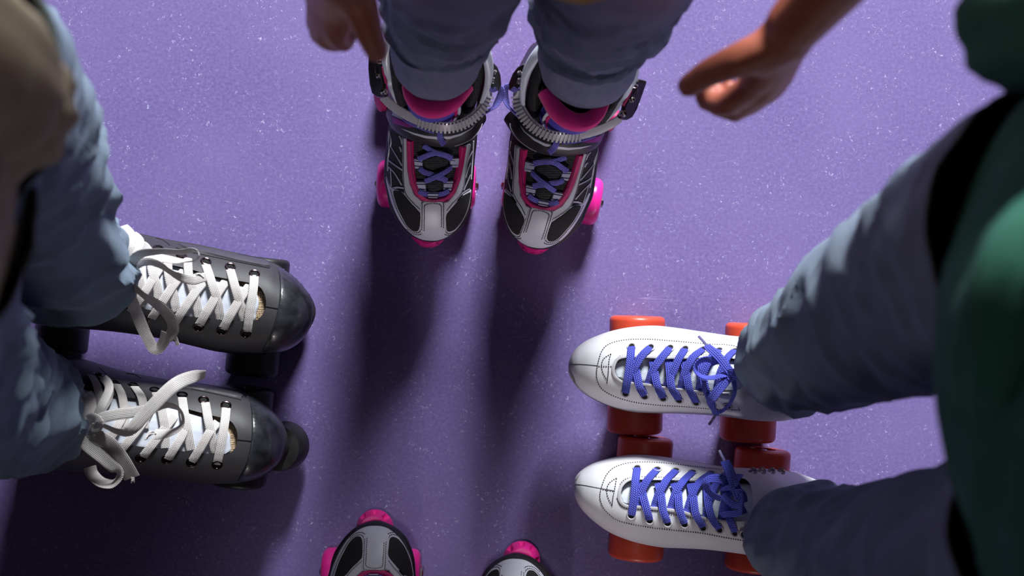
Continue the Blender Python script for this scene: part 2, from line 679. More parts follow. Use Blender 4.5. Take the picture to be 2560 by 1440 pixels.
def band(e1, e2, thick=0.002, nv=7, bulge=0.0, step=0.003):
    """a strap between two edge lines of (px, py, z)"""
    A = [Vector(p) for p in [W(*q) for q in spline(e1, 8)]]
    B = [Vector(p) for p in [W(*q) for q in spline(e2, 8)]]
    na = max(8, int(sum((a - b).length for a, b in zip(A, A[1:])) / step))
    def rs(P):
        d = [0.0]
        for a, b in zip(P, P[1:]): d.append(d[-1] + (b - a).length)
        out, j = [], 0
        for i in range(na + 1):
            t = d[-1] * i / na
            while j < len(d) - 2 and d[j + 1] < t: j += 1
            f = 0 if d[j + 1] == d[j] else (t - d[j]) / (d[j + 1] - d[j])
            out.append(P[j].lerp(P[j + 1], f))
        return out
    A, B = rs(A), rs(B)
    top, bot = [], []
    for i in range(na + 1):
        t = A[min(i + 1, na)] - A[max(i - 1, 0)]
        nn = t.cross(B[i] - A[i])
        if nn.length < 1e-12: nn = Vector((0, 0, 1))
        nn.normalize()
        if nn.z < 0: nn = -nn
        for j in range(nv):
            f = j / (nv - 1)
            p = A[i].lerp(B[i], f)
            e = 1 - (2 * f - 1) ** 4
            top.append(p + nn * (bulge * (1 - (2 * f - 1) ** 2) + thick * 0.5 * (0.4 + 0.6 * e)))
            bot.append(p + nn * (bulge * (1 - (2 * f - 1) ** 2) - thick * 0.5))
    k = len(top)
    F = grid_faces(na + 1, nv)
    G = [tuple(reversed([i + k for i in f])) for f in F]
    for i in range(na):
        a, b = i * nv, (i + 1) * nv
        G.append((a, a + k, b + k, b))
        a, b = i * nv + nv - 1, (i + 1) * nv + nv - 1
        G.append((a, b, b + k, a + k))
    for j in range(nv - 1):
        G.append((j, j + 1, j + 1 + k, j + k))
        a = na * nv
        G.append((a + j, a + j + k, a + j + 1 + k, a + j + 1))
    return fix_normals((top + bot, F + G))

def plate_poly(poly, z, thick, up=None):
    """a small flat plate outlined by (px, py, z) points"""
    b = [W(*p) for p in poly]
    n = len(b)
    c = sum(b, Vector()) / n
    nn = Vector()
    for i in range(n):
        nn += (b[i] - c).cross(b[(i + 1) % n] - c)
    nn.normalize()
    if nn.z < 0: nn = -nn
    V = []
    for k, s in ((0, 0.94), (thick * 0.35, 1.0), (thick * 0.8, 1.0), (thick, 0.93)):
        for p in b:
            V.append(c + (p - c) * s + nn * k)
    F = grid_faces(4, n, False, True)
    F += [tuple(range(n))[::-1], tuple(range(3 * n, 4 * n))]
    return fix_normals((V, F))

def wheel_geo(c, axis, r, w, bev):
    p = []
    for k in range(7):
        a = math.pi / 2 * k / 6
        p.append((-w / 2 + bev * (1 - math.sin(a)), r - bev * (1 - math.cos(0)) - bev + bev * math.sin(a)))
    p = [(-w / 2 + .005, r * 0.3), (-w / 2 + .005, r * 0.42), (-w / 2, r * 0.46), (-w / 2, r * 0.62), (-w / 2, r - bev * 1.4)]
    for k in range(8):
        a = math.pi / 2 * k / 7
        p.append((-w / 2 + bev * (1 - math.cos(a)) , r - bev + bev * math.sin(a)))
    q = [(-d, rr) for d, rr in reversed(p)]
    prof = p + q
    return lathe(prof, c, axis, 56)

def add_wheel(t, c, axis, r, w, m, bev=0.008, hubm='plate', outer=None, nut=0.0):
    """wheel > hub, axle nut. outer is the direction of the outside face"""
    axis = Vector(axis).normalized()
    wh = t.part('wheel', wheel_geo(c, axis, r, w, bev), m)
    o = axis if outer is None or axis.dot(Vector(outer)) > 0 else -axis
    t.part('hub', lathe([(-w / 2 + 0.002, r * 0.4), (w / 2 - 0.004, r * 0.4), (w / 2 - 0.003, r * 0.36)], c, o, 32), hubm, wh)
    t.part('axle_nut', lathe([(w / 2 - .006 + nut, 0.0055), (w / 2 - .002 + nut, 0.0055), (w / 2 - .0005 + nut, 0.004)], c, o, 6), 'steel', wh, smooth=20)
    return wh

# ------------------------------------------------------------------ the rink floor
def make_floor():
    m = bpy.data.materials.new('painted_rink_floor')
    m.use_nodes = True
    nt = m.node_tree
    N, L = nt.nodes, nt.links
    b = N['Principled BSDF']
    b.inputs['Roughness'].default_value = 0.55
    b.inputs['Specular IOR Level'].default_value = 0.35
    tc = N.new('ShaderNodeTexCoord')
    def nz(scale, detail=3, rough=0.5, dist=0.0, vec=None):
        t = N.new('ShaderNodeTexNoise')
        t.inputs['Scale'].default_value = scale
        t.inputs['Detail'].default_value = detail
        t.inputs['Roughness'].default_value = rough
        t.inputs['Distortion'].default_value = dist
        L.new(vec or tc.outputs['Object'], t.inputs['Vector'])
        return t.outputs['Fac']
    def rng(x, a, c, lo=0.0, hi=1.0):
        r = N.new('ShaderNodeMapRange')
        r.inputs[1].default_value = a; r.inputs[2].default_value = c
        r.inputs[3].default_value = lo; r.inputs[4].default_value = hi
        L.new(x, r.inputs[0])
        return r.outputs[0]
    def op(kind, x, y):
        o = N.new('ShaderNodeMath'); o.operation = kind
        for i, v in enumerate((x, y)):
            if v is None: continue
            if isinstance(v, (int, float)): o.inputs[i].default_value = v
            else: L.new(v, o.inputs[i])
        return o.outputs[0]
    def mixc(f, c1, c2):
        x = N.new('ShaderNodeMix'); x.data_type = 'RGBA'
        L.new(f, x.inputs[0])
        for i, c in ((6, c1), (7, c2)):
            if isinstance(c, tuple): x.inputs[i].default_value = c
            else: L.new(c, x.inputs[i])
        return x.outputs[2]
    base = mixc(rng(nz(7, 4), 0.3, 0.7), srgb(120, 104, 160), srgb(106, 91, 148))
    base = mixc(rng(nz(260, 3), 0.35, 0.75), base, srgb(128, 112, 170))
    # pale chips in loose clusters
    cluster = rng(nz(22, 3), 0.44, 0.62)
    chips = op('MULTIPLY', rng(nz(290, 2, 0.5, 1.0), 0.655, 0.70), cluster)
    fine = op('MULTIPLY', rng(nz(620, 1), 0.74, 0.80), rng(nz(45, 2), 0.42, 0.58, 0.1, 0.8))
    # hair-thin curled scratches: where a noise crosses its middle value
    ns = nz(120, 1, 0.4, 1.2)
    line = rng(op('ABSOLUTE', op('SUBTRACT', ns, 0.5), None), 0.004, 0.010, 1.0, 0.0)
    cur = op('MULTIPLY', line, rng(nz(95, 2), 0.60, 0.66))
    marks = op('MAXIMUM', op('MAXIMUM', chips, fine), cur)
    base = mixc(op('MULTIPLY', marks, 0.85), base, srgb(196, 190, 226))
    # long faint scratches
    mp = N.new('ShaderNodeMapping')
    mp.inputs['Scale'].default_value = (4, 70, 1)
    mp.inputs['Rotation'].default_value = (0, 0, -0.12)
    L.new(tc.outputs['Object'], mp.inputs['Vector'])
    lg = nz(1.0, 1, 0.3, 0.1, mp.outputs[0])
    l2 = rng(op('ABSOLUTE', op('SUBTRACT', lg, 0.5), None), 0.002, 0.006, 1.0, 0.0)
    l2 = op('MULTIPLY', l2, rng(nz(9, 2), 0.62, 0.68))
    base = mixc(op('MULTIPLY', l2, 0.4), base, srgb(168, 156, 206))
    pits = op('MULTIPLY', rng(nz(300, 2, 0.5, 0.4), 0.30, 0.26), rng(nz(14, 2), 0.45, 0.6))
    base = mixc(op('MULTIPLY', pits, 0.45), base, srgb(66, 54, 96))
    L.new(base, b.inputs['Base Color'])
    bp = N.new('ShaderNodeBump')
    bp.inputs['Strength'].default_value = 0.25
    bp.inputs['Distance'].default_value = 0.0006
    L.new(op('ADD', nz(500, 4), marks), bp.inputs['Height'])
    L.new(bp.outputs[0], b.inputs['Normal'])
    M['floor'] = m
    me = bpy.data.meshes.new('floor')
    s, n = 4.0, 2
    me.from_pydata([(-s, -s, 0), (s, -s, 0), (s, s, 0), (-s, s, 0), (-s, -s, -0.05), (s, -s, -0.05), (s, s, -0.05), (-s, s, -0.05)], [],
                   [(0, 1, 2, 3), (7, 6, 5, 4), (0, 4, 5, 1), (1, 5, 6, 2), (2, 6, 7, 3), (3, 7, 4, 0)])
    me.materials.append(m)
    o = bpy.data.objects.new('floor', me)
    COL.objects.link(o)
    tag(o, 'purple painted rink floor with pale chips and scratches', 'floor', kind='structure')
make_floor()

# ------------------------------------------------------------------ black and pink children's quad skates
c1 = lambda pts: crop(930, 340, 4.8, pts)
c2 = lambda pts: crop(920, 80, 4.8, pts)

def toe_stop_geo(c, r, h, tilt):
    V = []
    m, k = 96, 22
    q = Matrix.Rotation(tilt, 3, 'X')
    for i in range(k):
        f = i / (k - 1)
        if f < 0.7:
            rr = lerp(r * 0.62, r, (f / 0.7) ** 0.8)
        else:
            rr = r * (1 - 0.25 * ((f - 0.7) / 0.3) ** 3)
        z = -h * f
        for j in range(m):
            a = 2 * math.pi * j / m
            d = max(0.0, math.cos(a * 8)) ** 0.6 * math.exp(-((f - 0.45) / 0.22) ** 4) * r * 0.26
            V.append(Vector(c) + q @ Vector(((rr - d) * math.sin(a), (rr - d) * math.cos(a), z)))
    F = grid_faces(k, m, False, True)
    F += [tuple(range(m))[::-1], tuple(range((k - 1) * m, k * m))]
    return fix_normals((V, F))

def pink_skate(label, T=None, stop_dx=-8, group='black and pink skates with pink wheels', lean=0.0):
    t = Thing('roller_skate', label, 'roller skate', W(1082, 340, 0), group, T, lean)
    rows = [(1078, 1098, 80, .200), (1040, 1136, 87, .205), (1018, 1156, 108, .205), (1005, 1168, 160, .200), (992, 1178, 230, .200),
            (980, 1186, 300, .196), (972, 1188, 345, .188), (967, 1182, 402, .172), (965, 1180, 444, .163), (968, 1178, 465, .159),
            (972.5, 1176, 486, .155), (976, 1174, 507, .151), (983, 1169, 528, .147), (995, 1161, 548, .141), (1010, 1149, 569, .133),
            (1031, 1127, 588, .122), (1052, 1104, 599, .112), (1071, 1086, 604, .102)]
    st = [(a, y, b, y, .084, .100, z, 2.35) for a, b, y, z in rows]
    h0 = fix_normals(loft_boot(st, 5, 64))
    hull = Hull(h0)
    boot = t.part('boot', h0, 'black_mesh')
    so = [(a, y, b, y, .078, .088, .098, 4.0) for a, b, y, z in rows]
    t.part('sole', fix_normals(loft_boot(so, 4, 40, inset=-0.0022)), 'black_rubber')
    # chassis and wheels
    ax = Vector((0.9995, -0.02, 0))
    for yy in (462, 196):
        c = W(1067 if yy > 300 else 1076, yy, .028)
        for s in (-1, 1):
            add_wheel(t, c + ax * s * .0425, ax, .028, .0300, 'pink_wheel', .009, 'black_metal', outer=ax * s, nut=.004)
        t.part('truck', join(lathe([(-.03, .006), (.03, .006)], c, ax, 16), box(c + Vector((0, 0, .028)), Vector((.014, 0, 0)), Vector((0, .018, 0)), Vector((0, 0, .024)))), 'black_metal')
    t.part('chassis', box(W(1074, 330, .072), Vector((.020, 0, 0)), Vector((0, .105, 0)), Vector((0, 0, .007))), 'black_rubber')
    t.part('toe_stop', toe_stop_geo(W(1076 + stop_dx, 581, .062), .0218, .040, 0.16), 'pink_stop', label='bright pink fluted rubber toe stop')
    # leather toe
    cap = c1([(172, 470), (180, 560), (200, 650), (235, 780), (300, 940), (385, 1080), (490, 1180), (600, 1236), (715, 1250), (810, 1240), (905, 1200), (1010, 1115),
              (1090, 1000), (1148, 870), (1176, 740), (1186, 640), (1165, 655), (1090, 700), (1040, 760), (900, 800), (720, 790), (560, 790), (470, 740), (395, 680), (300, 640), (225, 590)])
    cp = t.part('toe_cap', panel(hull, cap, .0016), 'pink_leather', boot, label='pale grey leather toe cap')
    for poly in ([(265, 662), (320, 652), (392, 690), (480, 800), (583, 908), (586, 1010), (578, 1090), (555, 1130), (520, 1134), (480, 1118), (425, 1062), (365, 955), (308, 828)],
                 [(1166, 672), (1100, 698), (1048, 742), (960, 840), (882, 938), (880, 1040), (884, 1108), (905, 1136), (945, 1132), (1000, 1098), (1070, 1008), (1128, 880), (1156, 770)]):
        t.part('toe_panel', panel(hull, c1(poly), .0021, edge=1.6), 'black_cloth', cp)
    es = [(372, 0), (372, 260), (372, 500), (395, 680), (475, 800), (580, 915), (600, 850), (640, 790), (585, 755), (515, 690), (462, 560), (435, 400), (425, 200), (426, 20)]
    er = [(1172, 90), (1138, 300), (1115, 450), (1095, 600), (1058, 712), (965, 825), (880, 935), (850, 860), (830, 790), (905, 775), (995, 660), (1050, 500), (1085, 300), (1112, 110)]
    stay = t.part('eyestay', join(panel(hull, c1(es), .0026, smooth=False), panel(hull, c1(er), .0026, smooth=False)), 'pink_leather', boot, label='pale grey stitched eyestay')
    tab = [(578, 905), (577, 850), (584, 795), (606, 764), (660, 758), (720, 757), (790, 759), (842, 764), (868, 792), (876, 850), (877, 905), (876, 1050), (882, 1130), (850, 1190), (730, 1215), (620, 1190), (583, 1130), (586, 1050)]
    t.part('toe_tab', panel(hull, c1(tab), .0034, edge=2.0, smooth=False), 'pink_leather', cp)
    pk = [(426, 30), (430, 220), (436, 400), (465, 560), (520, 690), (590, 757), (670, 785), (760, 790), (850, 782), (920, 745), (975, 690), (1040, 520), (1080, 330), (1112, 110),
          (1052, 115), (1035, 240), (1015, 340), (980, 520), (930, 640), (860, 715), (760, 742), (680, 735), (600, 668), (548, 570), (520, 450), (506, 250), (502, 45)]
    pkb = t.part('trim_band', panel(hull, c1(pk), .0040, edge=2.6, smooth=False), 'magenta', boot, label='magenta padded band round the lacing')
    t.part('stitching', join(*[stitches(hull, c1(q), 2.2, 1.8, .0003, .0045) for q in (
        [(480, 60), (486, 260), (495, 430), (525, 580), (580, 680), (680, 752), (760, 760), (870, 735), (945, 660), (1000, 520), (1050, 300), (1082, 120)],
    )]), 'navy', pkb)
    # stitch lines
    lines = [[(388, 20), (388, 300), (388, 500), (412, 680), (490, 790), (585, 880)],
             [(1150, 100), (1120, 300), (1080, 600), (1040, 710), (950, 815), (885, 900)],
             [(604, 1110), (606, 900), (606, 800), (640, 784), (740, 780), (830, 784), (852, 810), (854, 900), (852, 1100)],
             [(630, 1120), (632, 900), (634, 830), (700, 806), (760, 806), (822, 826), (830, 900), (828, 1090)],
             [(590, 1120), (560, 1150), (500, 1140), (430, 1085), (360, 975), (300, 850), (250, 690), (235, 630)],
             [(880, 1130), (900, 1158), (950, 1152), (1010, 1115), (1080, 1020), (1138, 890), (1165, 780)],
             [(625, 1125), (580, 1172), (500, 1160), (420, 1100)],
             [(838, 1100), (870, 1170), (950, 1172), (1010, 1130)]]
    t.part('stitching', join(*[stitches(hull, c1(q), 2.4, 2.0, .00048, .0040 if i in (2, 3) else (.0032 if i < 4 else .0026)) for i, q in enumerate(lines)]), 'stitch', cp)
    # woven lines on the black quarters
    ql = [[(232, 130), (290, 230), (362, 355)], [(205, 295), (280, 350), (368, 410)], [(196, 370), (270, 440), (360, 590)], [(205, 380), (225, 400), (235, 620)],
          [(240, 630), (310, 615), (385, 625)], [(330, 130), (345, 150), (350, 190)], [(1200, 190), (1165, 260), (1140, 330)], [(1180, 330), (1150, 400), (1125, 500)],
          [(1178, 470), (1140, 560), (1100, 650)], [(1170, 640), (1120, 665), (1070, 700)], [(330, 0), (352, 40), (362, 100)]]
    for q in ql:
        P, Nn = hull.path([(x, y, .0006) for x, y in c1(q)], 2.0)
        t.part('woven_flash', sweep(P, Nn, .0022, .0008, prof=6)[:2], 'stitch_light', boot)
    for q in [[(212, -60), (205, 60), (212, 160), (196, 300), (195, 420)], [(222, -50), (235, 60), (228, 130)], [(1214, 60), (1208, 200), (1196, 380), (1186, 520)]]:
        P, Nn = hull.path([(x, y, .0008) for x, y in c1(q)], 2.0)
        t.part('piping', sweep(P, Nn, .0016, .0016, prof=6)[:2], 'pink_leather', boot)
    # webbing lace loops
    for q in ([(504, 258), (612, 278), (617, 390), (516, 384)], [(930, 258), (1030, 254), (1018, 376), (914, 374)], [(528, 538), (645, 540), (657, 666), (566, 662)],
              [(852, 534), (968, 530), (938, 652), (842, 645)], [(664, 664), (794, 664), (790, 742), (662, 738)]):
        lp = t.part('lace_loop', panel(hull, c1(q), .0032, edge=1.8, smooth=False), 'loop', boot)
        a, b, c, d = [Vector(p) for p in q]
        st_ = []
        if abs(b.x - a.x) > 140 and abs(d.y - a.y) < 90:      # the loop at the toe runs lengthways
            pairs = [(a.lerp(b, f), d.lerp(c, f)) for f in (.25, .72)]
        else:
            pairs = [(a.lerp(d, f), b.lerp(c, f)) for f in (.28, .76)]
        for p0, p1 in pairs:
            P, Nn = hull.path([(x, y, .0034) for x, y in c1([tuple(p0), tuple(p1)])], 2.0)
            st_.append(sweep(P, Nn, .0011, .0006, prof=6)[:2])
        t.part('stripe', join(*st_), 'navy', lp)
    # the black padded pieces between the laces
    for q in ([(612, 275), (690, 235), (765, 216), (850, 235), (915, 270), (905, 345), (860, 400), (760, 430), (660, 400), (618, 350)],
              [(655, 545), (700, 515), (765, 500), (830, 520), (850, 560), (838, 630), (790, 655), (690, 655), (660, 610)]):
        t.part('tongue_pad', panel(hull, c1(q), .0030, edge=4, puff=.001), 'black_mesh', boot)
    lc = []
    for q in ([(560, 270, .004), (640, 235, .005), (700, 205, .006), (770, 190, .006)], [(620, 110, .003), (690, 150, .004), (770, 190, .0065), (860, 215, .006), (945, 262, .004)],
              [(575, 385, .004), (640, 430, .005), (700, 445, .005), (760, 475, .006), (830, 500, .005), (890, 532, .004)],
              [(940, 375, .004), (870, 420, .006), (780, 465, .008), (700, 510, .006), (640, 535, .004)],
              [(570, 655, .004), (620, 685, .004), (680, 695, .002)], [(910, 650, .004), (860, 680, .004), (790, 700, .002)]):
        lc.append(lace(hull, c1(q), .0062, .0018, step=2.0))
    t.part('lace', join(*lc), 'lilac_lace', boot)
    # ankle: padded liner, cuff, tongue
    liner_o = [(340, 850, .205), (300, 700, .225), (275, 500, .245), (262, 330, .262), (300, 120, .27), (440, -60, .272), (640, -130, .272), (860, -150, .272), (1080, -120, .272),
               (1260, 20, .27), (1360, 180, .262), (1385, 330, .252), (1388, 480, .242), (1360, 640, .228), (1320, 800, .212), (1260, 900, .200)]
    liner_i = [(570, 990, .190), (490, 800, .215), (430, 620, .235), (390, 450, .252), (420, 280, .262), (500, 120, .266), (680, 40, .266), (860, 20, .266), (1040, 50, .266),
               (1160, 140, .264), (1230, 280, .256), (1240, 420, .248), (1220, 560, .238), (1190, 720, .222), (1130, 880, .205), (1050, 990, .190)]
    t.part('liner', band(c2(liner_o), c2(liner_i), .006, 9, .006), 'black_mesh')
    inner_low = [(600, 1000, .150), (560, 800, .150), (520, 640, .150), (500, 450, .150), (540, 300, .150), (640, 200, .150), (760, 150, .150), (860, 140, .150), (980, 160, .150),
                 (1080, 230, .150), (1120, 340, .150), (1130, 450, .150), (1110, 600, .150), (1080, 720, .150), (1040, 880, .150), (1000, 960, .150)]
    t.part('lining', band(c2(liner_i), c2(inner_low), .004, 6), 'black_cloth')
    cuff_t = [(345, 840, .212), (275, 640, .226), (235, 450, .240), (212, 260, .252), (262, 90, .262), (400, -70, .266), (620, -160, .268), (860, -185, .268), (1100, -150, .268),
              (1290, 0, .264), (1392, 200, .258), (1432, 330, .250), (1448, 480, .240), (1430, 640, .228), (1385, 780, .216), (1330, 900, .206)]
    cuff_b = [(300, 960, .125), (262, 800, .122), (250, 620, .120), (255, 440, .120), (300, 250, .120), (430, 90, .120), (640, 20, .120), (860, 5, .120), (1080, 25, .120),
              (1230, 130, .120), (1300, 320, .120), (1330, 450, .120), (1340, 600, .120), (1330, 750, .120), (1310, 880, .122), (1290, 970, .125)]
    cuff = t.part('cuff', band(c2(cuff_t), c2(cuff_b), .003, 12), 'black_strap', label='black plastic ankle cuff')
    rim = [W(*q) for q in spline(c2([(350, 838, .214), (300, 720, .224), (262, 600, .230), (236, 450, .244), (214, 260, .256), (262, 90, .266), (400, -70, .270), (620, -160, .272), (860, -185, .272),
                                       (1100, -150, .272), (1290, 0, .268), (1398, 200, .262), (1436, 330, .254), (1452, 480, .244), (1434, 640, .232), (1385, 790, .219), (1340, 880, .210)]), 6)]
    P = [Vector(p) for p in resample([tuple(p) for p in rim], .004)]
    n = len(P)
    cen = W(1090, 180, .25)
    ups = [((p - cen) * Vector((1, 1, 0)) if False else Vector(((p - cen).x, (p - cen).y, 0.035))).normalized() for p in P]
    tp = [0.35 + 0.65 * min(1.0, min(i, n - 1 - i) / (n * 0.22)) for i in range(n)]
    t.part('cuff_rim', sweep(P, [Vector((0, 0, 1))] * n, .0105, .006, None, 10, tp)[:2], 'cuff_plastic', cuff, label='white plastic rim of the cuff')
    P2 = [p.lerp(cen, .10) + Vector((0, 0, .001)) for p in P[: int(n * 0.30)]]
    t.part('liner_piping', sweep(P2, Vector((0, 0, 1)), .0025, .0025)[:2], 'pink_leather', cuff)
    # tongue
    face_t = [(478, 720, .236), (520, 850, .240), (600, 940, .245), (700, 990, .248), (800, 985, .250), (930, 955, .248), (1040, 870, .243), (1130, 760, .238)]
    face_b = [(440, 900, .185), (540, 1060, .185), (640, 1110, .186), (720, 1135, .187), (800, 1140, .187), (900, 1135, .186), (1020, 1080, .186), (1100, 960, .185)]
    tg = t.part('tongue', band(c2(face_t), c2(face_b), .004, 8), 'violet', label='violet tongue face')
    P = [Vector(p) for p in resample([tuple(W(*q)) for q in spline(c2([(470, 640, .243), (530, 780, .246), (620, 880, .249), (740, 925, .252), (870, 915, .253), (1000, 850, .251), (1110, 745, .248), (1215, 640, .246)]), 8)], .002)]
    n = len(P)
    tp = [0.3 + 0.7 * math.sin(math.pi * min(1, max(0, (i + 3) / (n + 5)))) ** 0.5 for i in range(n)]
    t.part('tongue_padding', sweep(P, Vector((0, 0.25, 1)),   .0190, .014, None, 14, tp)[:2], 'magenta_pad', tg, label='magenta padded top edge of the tongue')
    for q, w, m in (([(1045, 840, .246), (1080, 890, .238), (1085, 960, .222), (1050, 1020, .205), (980, 1075, .190)], .0050, 'pink_leather'),
                    ([(1035, 900, .241), (1045, 960, .225), (1000, 1030, .206), (940, 1075, .192)], .0060, 'magenta'),
                    ([(1020, 880, .244), (1010, 950, .226), (960, 1035, .206), (920, 1080, .190)], .0014, 'cuff_plastic'),
                    ([(492, 740, .240), (500, 840, .235), (540, 920, .225), (590, 990, .212)], .0020, 'pink_leather')):
        t.part('tongue_edging', free_lace(c2(q), w, .0016)[:2], m, tg)
    # hook and loop strap over the instep
    s_t = [(262, 880, .165), (340, 960, .182), (460, 1050, .195), (620, 1130, .202), (800, 1172, .204), (960, 1176, .203), (1120, 1140, .198), (1260, 1060, .188), (1385, 950, .160)]
    s_b = [(245, 1040, .135), (290, 1150, .160), (400, 1240, .176), (560, 1312, .185), (760, 1366, .188), (920, 1380, .187), (1080, 1360, .182), (1260, 1270, .168), (1385, 1090, .130)]
    sp = t.part('strap', band(c2(s_t), c2(s_b), .003, 8, .002), 'black_strap', label='black instep strap with pale flashes')
    sh = Hull(band(c2(s_t), c2(s_b), .003, 8, .002))
    t.part('flash', panel(sh, c2([(292, 1010), (380, 1050), (470, 1090), (585, 1148), (470, 1146), (300, 1100)]), .0007, edge=1, smooth=False), 'violet_pink', sp)
    t.part('flash', panel(sh, c2([(300, 925), (360, 985), (450, 1030), (560, 1090), (430, 1065), (290, 1000)]), .0007, edge=1, smooth=False), 'pink_leather', sp)
    t.part('flash', panel(sh, c2([(345, 1132), (430, 1160), (560, 1205), (700, 1238), (840, 1250), (980, 1245), (1100, 1215), (1220, 1160), (1335, 1050), (1240, 1165), (1110, 1245), (980, 1285), (840, 1290), (690, 1275), (550, 1232), (430, 1175)]), .0007, edge=1, smooth=False), 'pink_leather', sp)
    P, Nn = sh.path([(x, y, .0006) for x, y in c2([(1040, 1365), (1150, 1330), (1260, 1265), (1340, 1170), (1370, 1100)])], 2)
    t.part('edge_line', sweep(P, Nn, .0012, .0008, prof=6)[:2], 'stitch_light', sp)
    # ratchet strap
    lad = c2([(175, 770, .212), (250, 850, .212), (350, 925, .212), (480, 1005, .213), (640, 1075, .215), (800, 1122, .216), (950, 1138, .216), (1100, 1108, .215),
              (1240, 1035, .213), (1350, 930, .212), (1415, 820, .212), (1450, 700, .213)])
    P = [Vector(p) for p in resample([tuple(W(*q)) for q in spline(lad, 8)], .0013)]
    cz = W(1085, 190, .215)
    ups = [Vector((p.x - cz.x, p.y - cz.y, 0.055)).normalized() for p in P]
    rt = t.part('ratchet_strap', sweep(P, ups, .0125, .0024)[:2], 'ladder', label='pale ribbed ratchet strap')
    teeth = []
    fr = frames(P, ups)
    n = len(P)
    for i in range(int(n * .34), n - 3, 3):
        tt, nn, sd = fr[i]
        dn = sd if sd.z < 0 else -sd
        teeth.append(box(P[i] + nn * .0016 + dn * .0012, tt * .0011, sd * .0056, nn * .0012))
    t.part('tooth_row', join(*teeth), 'ladder', rt)
    # buckles
    bk = t.part('buckle', plate_poly(c2([(48, 262, .235), (110, 258, .238), (182, 268, .240), (200, 420, .236), (232, 610, .230), (222, 700, .226), (250, 765, .222), (205, 775, .218),
                                          (150, 768, .214), (92, 722, .212), (62, 610, .216), (44, 420, .222)]), 0, .006), 'black_metal', label='large black buckle with steel rivets')
    for x, y, z, r in ((125, 528, .234, .0028), (183, 712, .230, .0036)):
        c = W(*c2([(x, y, z)])[0])
        nn = Vector((-.3 * 1, 0, 1)).normalized()
        t.part('rivet', lathe([(-.004, r), (.001, r), (.0018, r * .9), (.0024, r * .5)], c, nn, 20), 'steel', bk)
        t.part('rivet_core', lathe([(.001, r * .35), (.0028, r * .35)], c, nn, 12), 'dark_steel', bk)
    g = [free_lace(c2(q), .0014, .0014)[:2] for q in ([(115, 300, .244), (150, 296, .244), (152, 340, .244), (116, 340, .243), (112, 372, .242), (160, 378, .242)],
                                                    [(95, 380, .238), (88, 440, .236), (92, 495, .235)], [(130, 272, .244), (165, 262, .245), (190, 258, .245)])]
    t.part('latch', join(*g), 'steel', bk)
    t.part('lever_line', free_lace(c2([(178, 420, .244), (192, 500, .241), (220, 618, .236)]), .0028, .002)[:2], 'magenta', bk, label='hot pink line on the buckle')
    b2 = t.part('buckle', plate_poly(c2([(1448, 345, .236), (1478, 350, .236), (1525, 400, .232), (1562, 490, .228), (1574, 620, .222), (1545, 700, .218), (1505, 640, .222),
                                          (1465, 660, .226), (1452, 600, .228), (1470, 470, .234)]), 0, .006), 'black_metal', label='small black buckle with steel rivets')
    for x, y, z, r in ((1511, 482, .236, .003), (1488, 566, .234, .003), (1500, 600, .232, .002)):
        c = W(*c2([(x, y, z)])[0])
        t.part('rivet', lathe([(-.004, r), (.001, r), (.0018, r * .9), (.0024, r * .5)], c, (0.2, 0, 1), 20), 'steel', b2)
    # lace tail and loop under the strap
    t.part('lace_loop', free_lace(c2([(1430, 690, .212), (1500, 690, .214), (1560, 665, .214), (1600, 700, .212), (1580, 790, .208), (1510, 900, .204), (1430, 950, .200), (1350, 985, .196)]), .0075, .002, bank=[50, 40, 20, 0, 20, 60, 50, 40]), 'lilac_lace')
    t.part('lace_end', free_lace(c2([(430, 1030, .206), (520, 1085, .208), (620, 1130, .209), (720, 1170, .209), (800, 1190, .209)]), .006, .002), 'lilac_lace')
    t.part('lace_end', free_lace(c2([(862, 1165, .208), (862, 1230, .207), (872, 1290, .203), (915, 1355, .200)]), .0065, .002), 'lilac_lace')
    t.part('hinge', lathe([(-.003, .012), (.003, .012), (.004, .009)], W(*c2([(150, 820, .15)])[0]), (-1, -.3, .4), 24), 'magenta', label='pink cuff hinge')
    return t

toe0 = W(1077, 605, .1)
def place(target, rot, mirror):
    m = Matrix.Translation(Vector((target.x, target.y, 0))) @ Matrix.Rotation(math.radians(rot), 4, 'Z')
    if mirror: m = m @ Matrix.Diagonal((-1, 1, 1, 1))
    return m @ Matrix.Translation(Vector((-toe0.x, -toe0.y, 0)))

pink_skate('black and pink skate with pink wheels, left one of the top pair')
pink_skate('black and pink skate with pink wheels, right one of the pair at the top', place(W(1335, 622, .1), -11.5, True), 8, lean=-0.20)
pink_skate('grey-toed pink skate cut by the bottom edge, left one, its wheels in view', place(W(938, 1308, .1), 178.0, True), -8)
pink_skate('grey-toed pink skate at the bottom edge, right one, only its tip in view', place(W(1291, 1390, .1), 179.8, False), -8)

# ------------------------------------------------------------------ white leather skates with orange wheels
c5 = lambda pts: crop(1400, 760, 4.0, pts)
c6 = lambda pts: crop(1400, 1070, 3.6571, pts)

def axle(a, b, z):
    """outer faces of a wheel pair, photo pixels"""
    A, B = W(a[0], a[1], z), W(b[0], b[1], z)
    return (A + B) / 2, (A - B).normalized(), (A - B).length

def wheels(t, specs, z, r, w, m, bev, hubm='plate'):
    for a, b in specs:
        c, ax, L = axle(a, b, z)
        for s in (1, -1):
            add_wheel(t, c + ax * s * (L / 2 - w / 2), ax, r, w, m, bev, hubm, outer=ax * s)
        t.part('truck', join(lathe([(-L / 2 + w * 0.8, .006), (L / 2 - w * 0.8, .006)], c, ax, 16),
                             lathe([(-.02, .013), (-.012, .017), (.012, .017), (.02, .013)], c + Vector((0, 0, .014)), ax, 20),
                             lathe([(.0, .012), (.04, .016)], c, (0, 0, 1), 16)), 'plate')

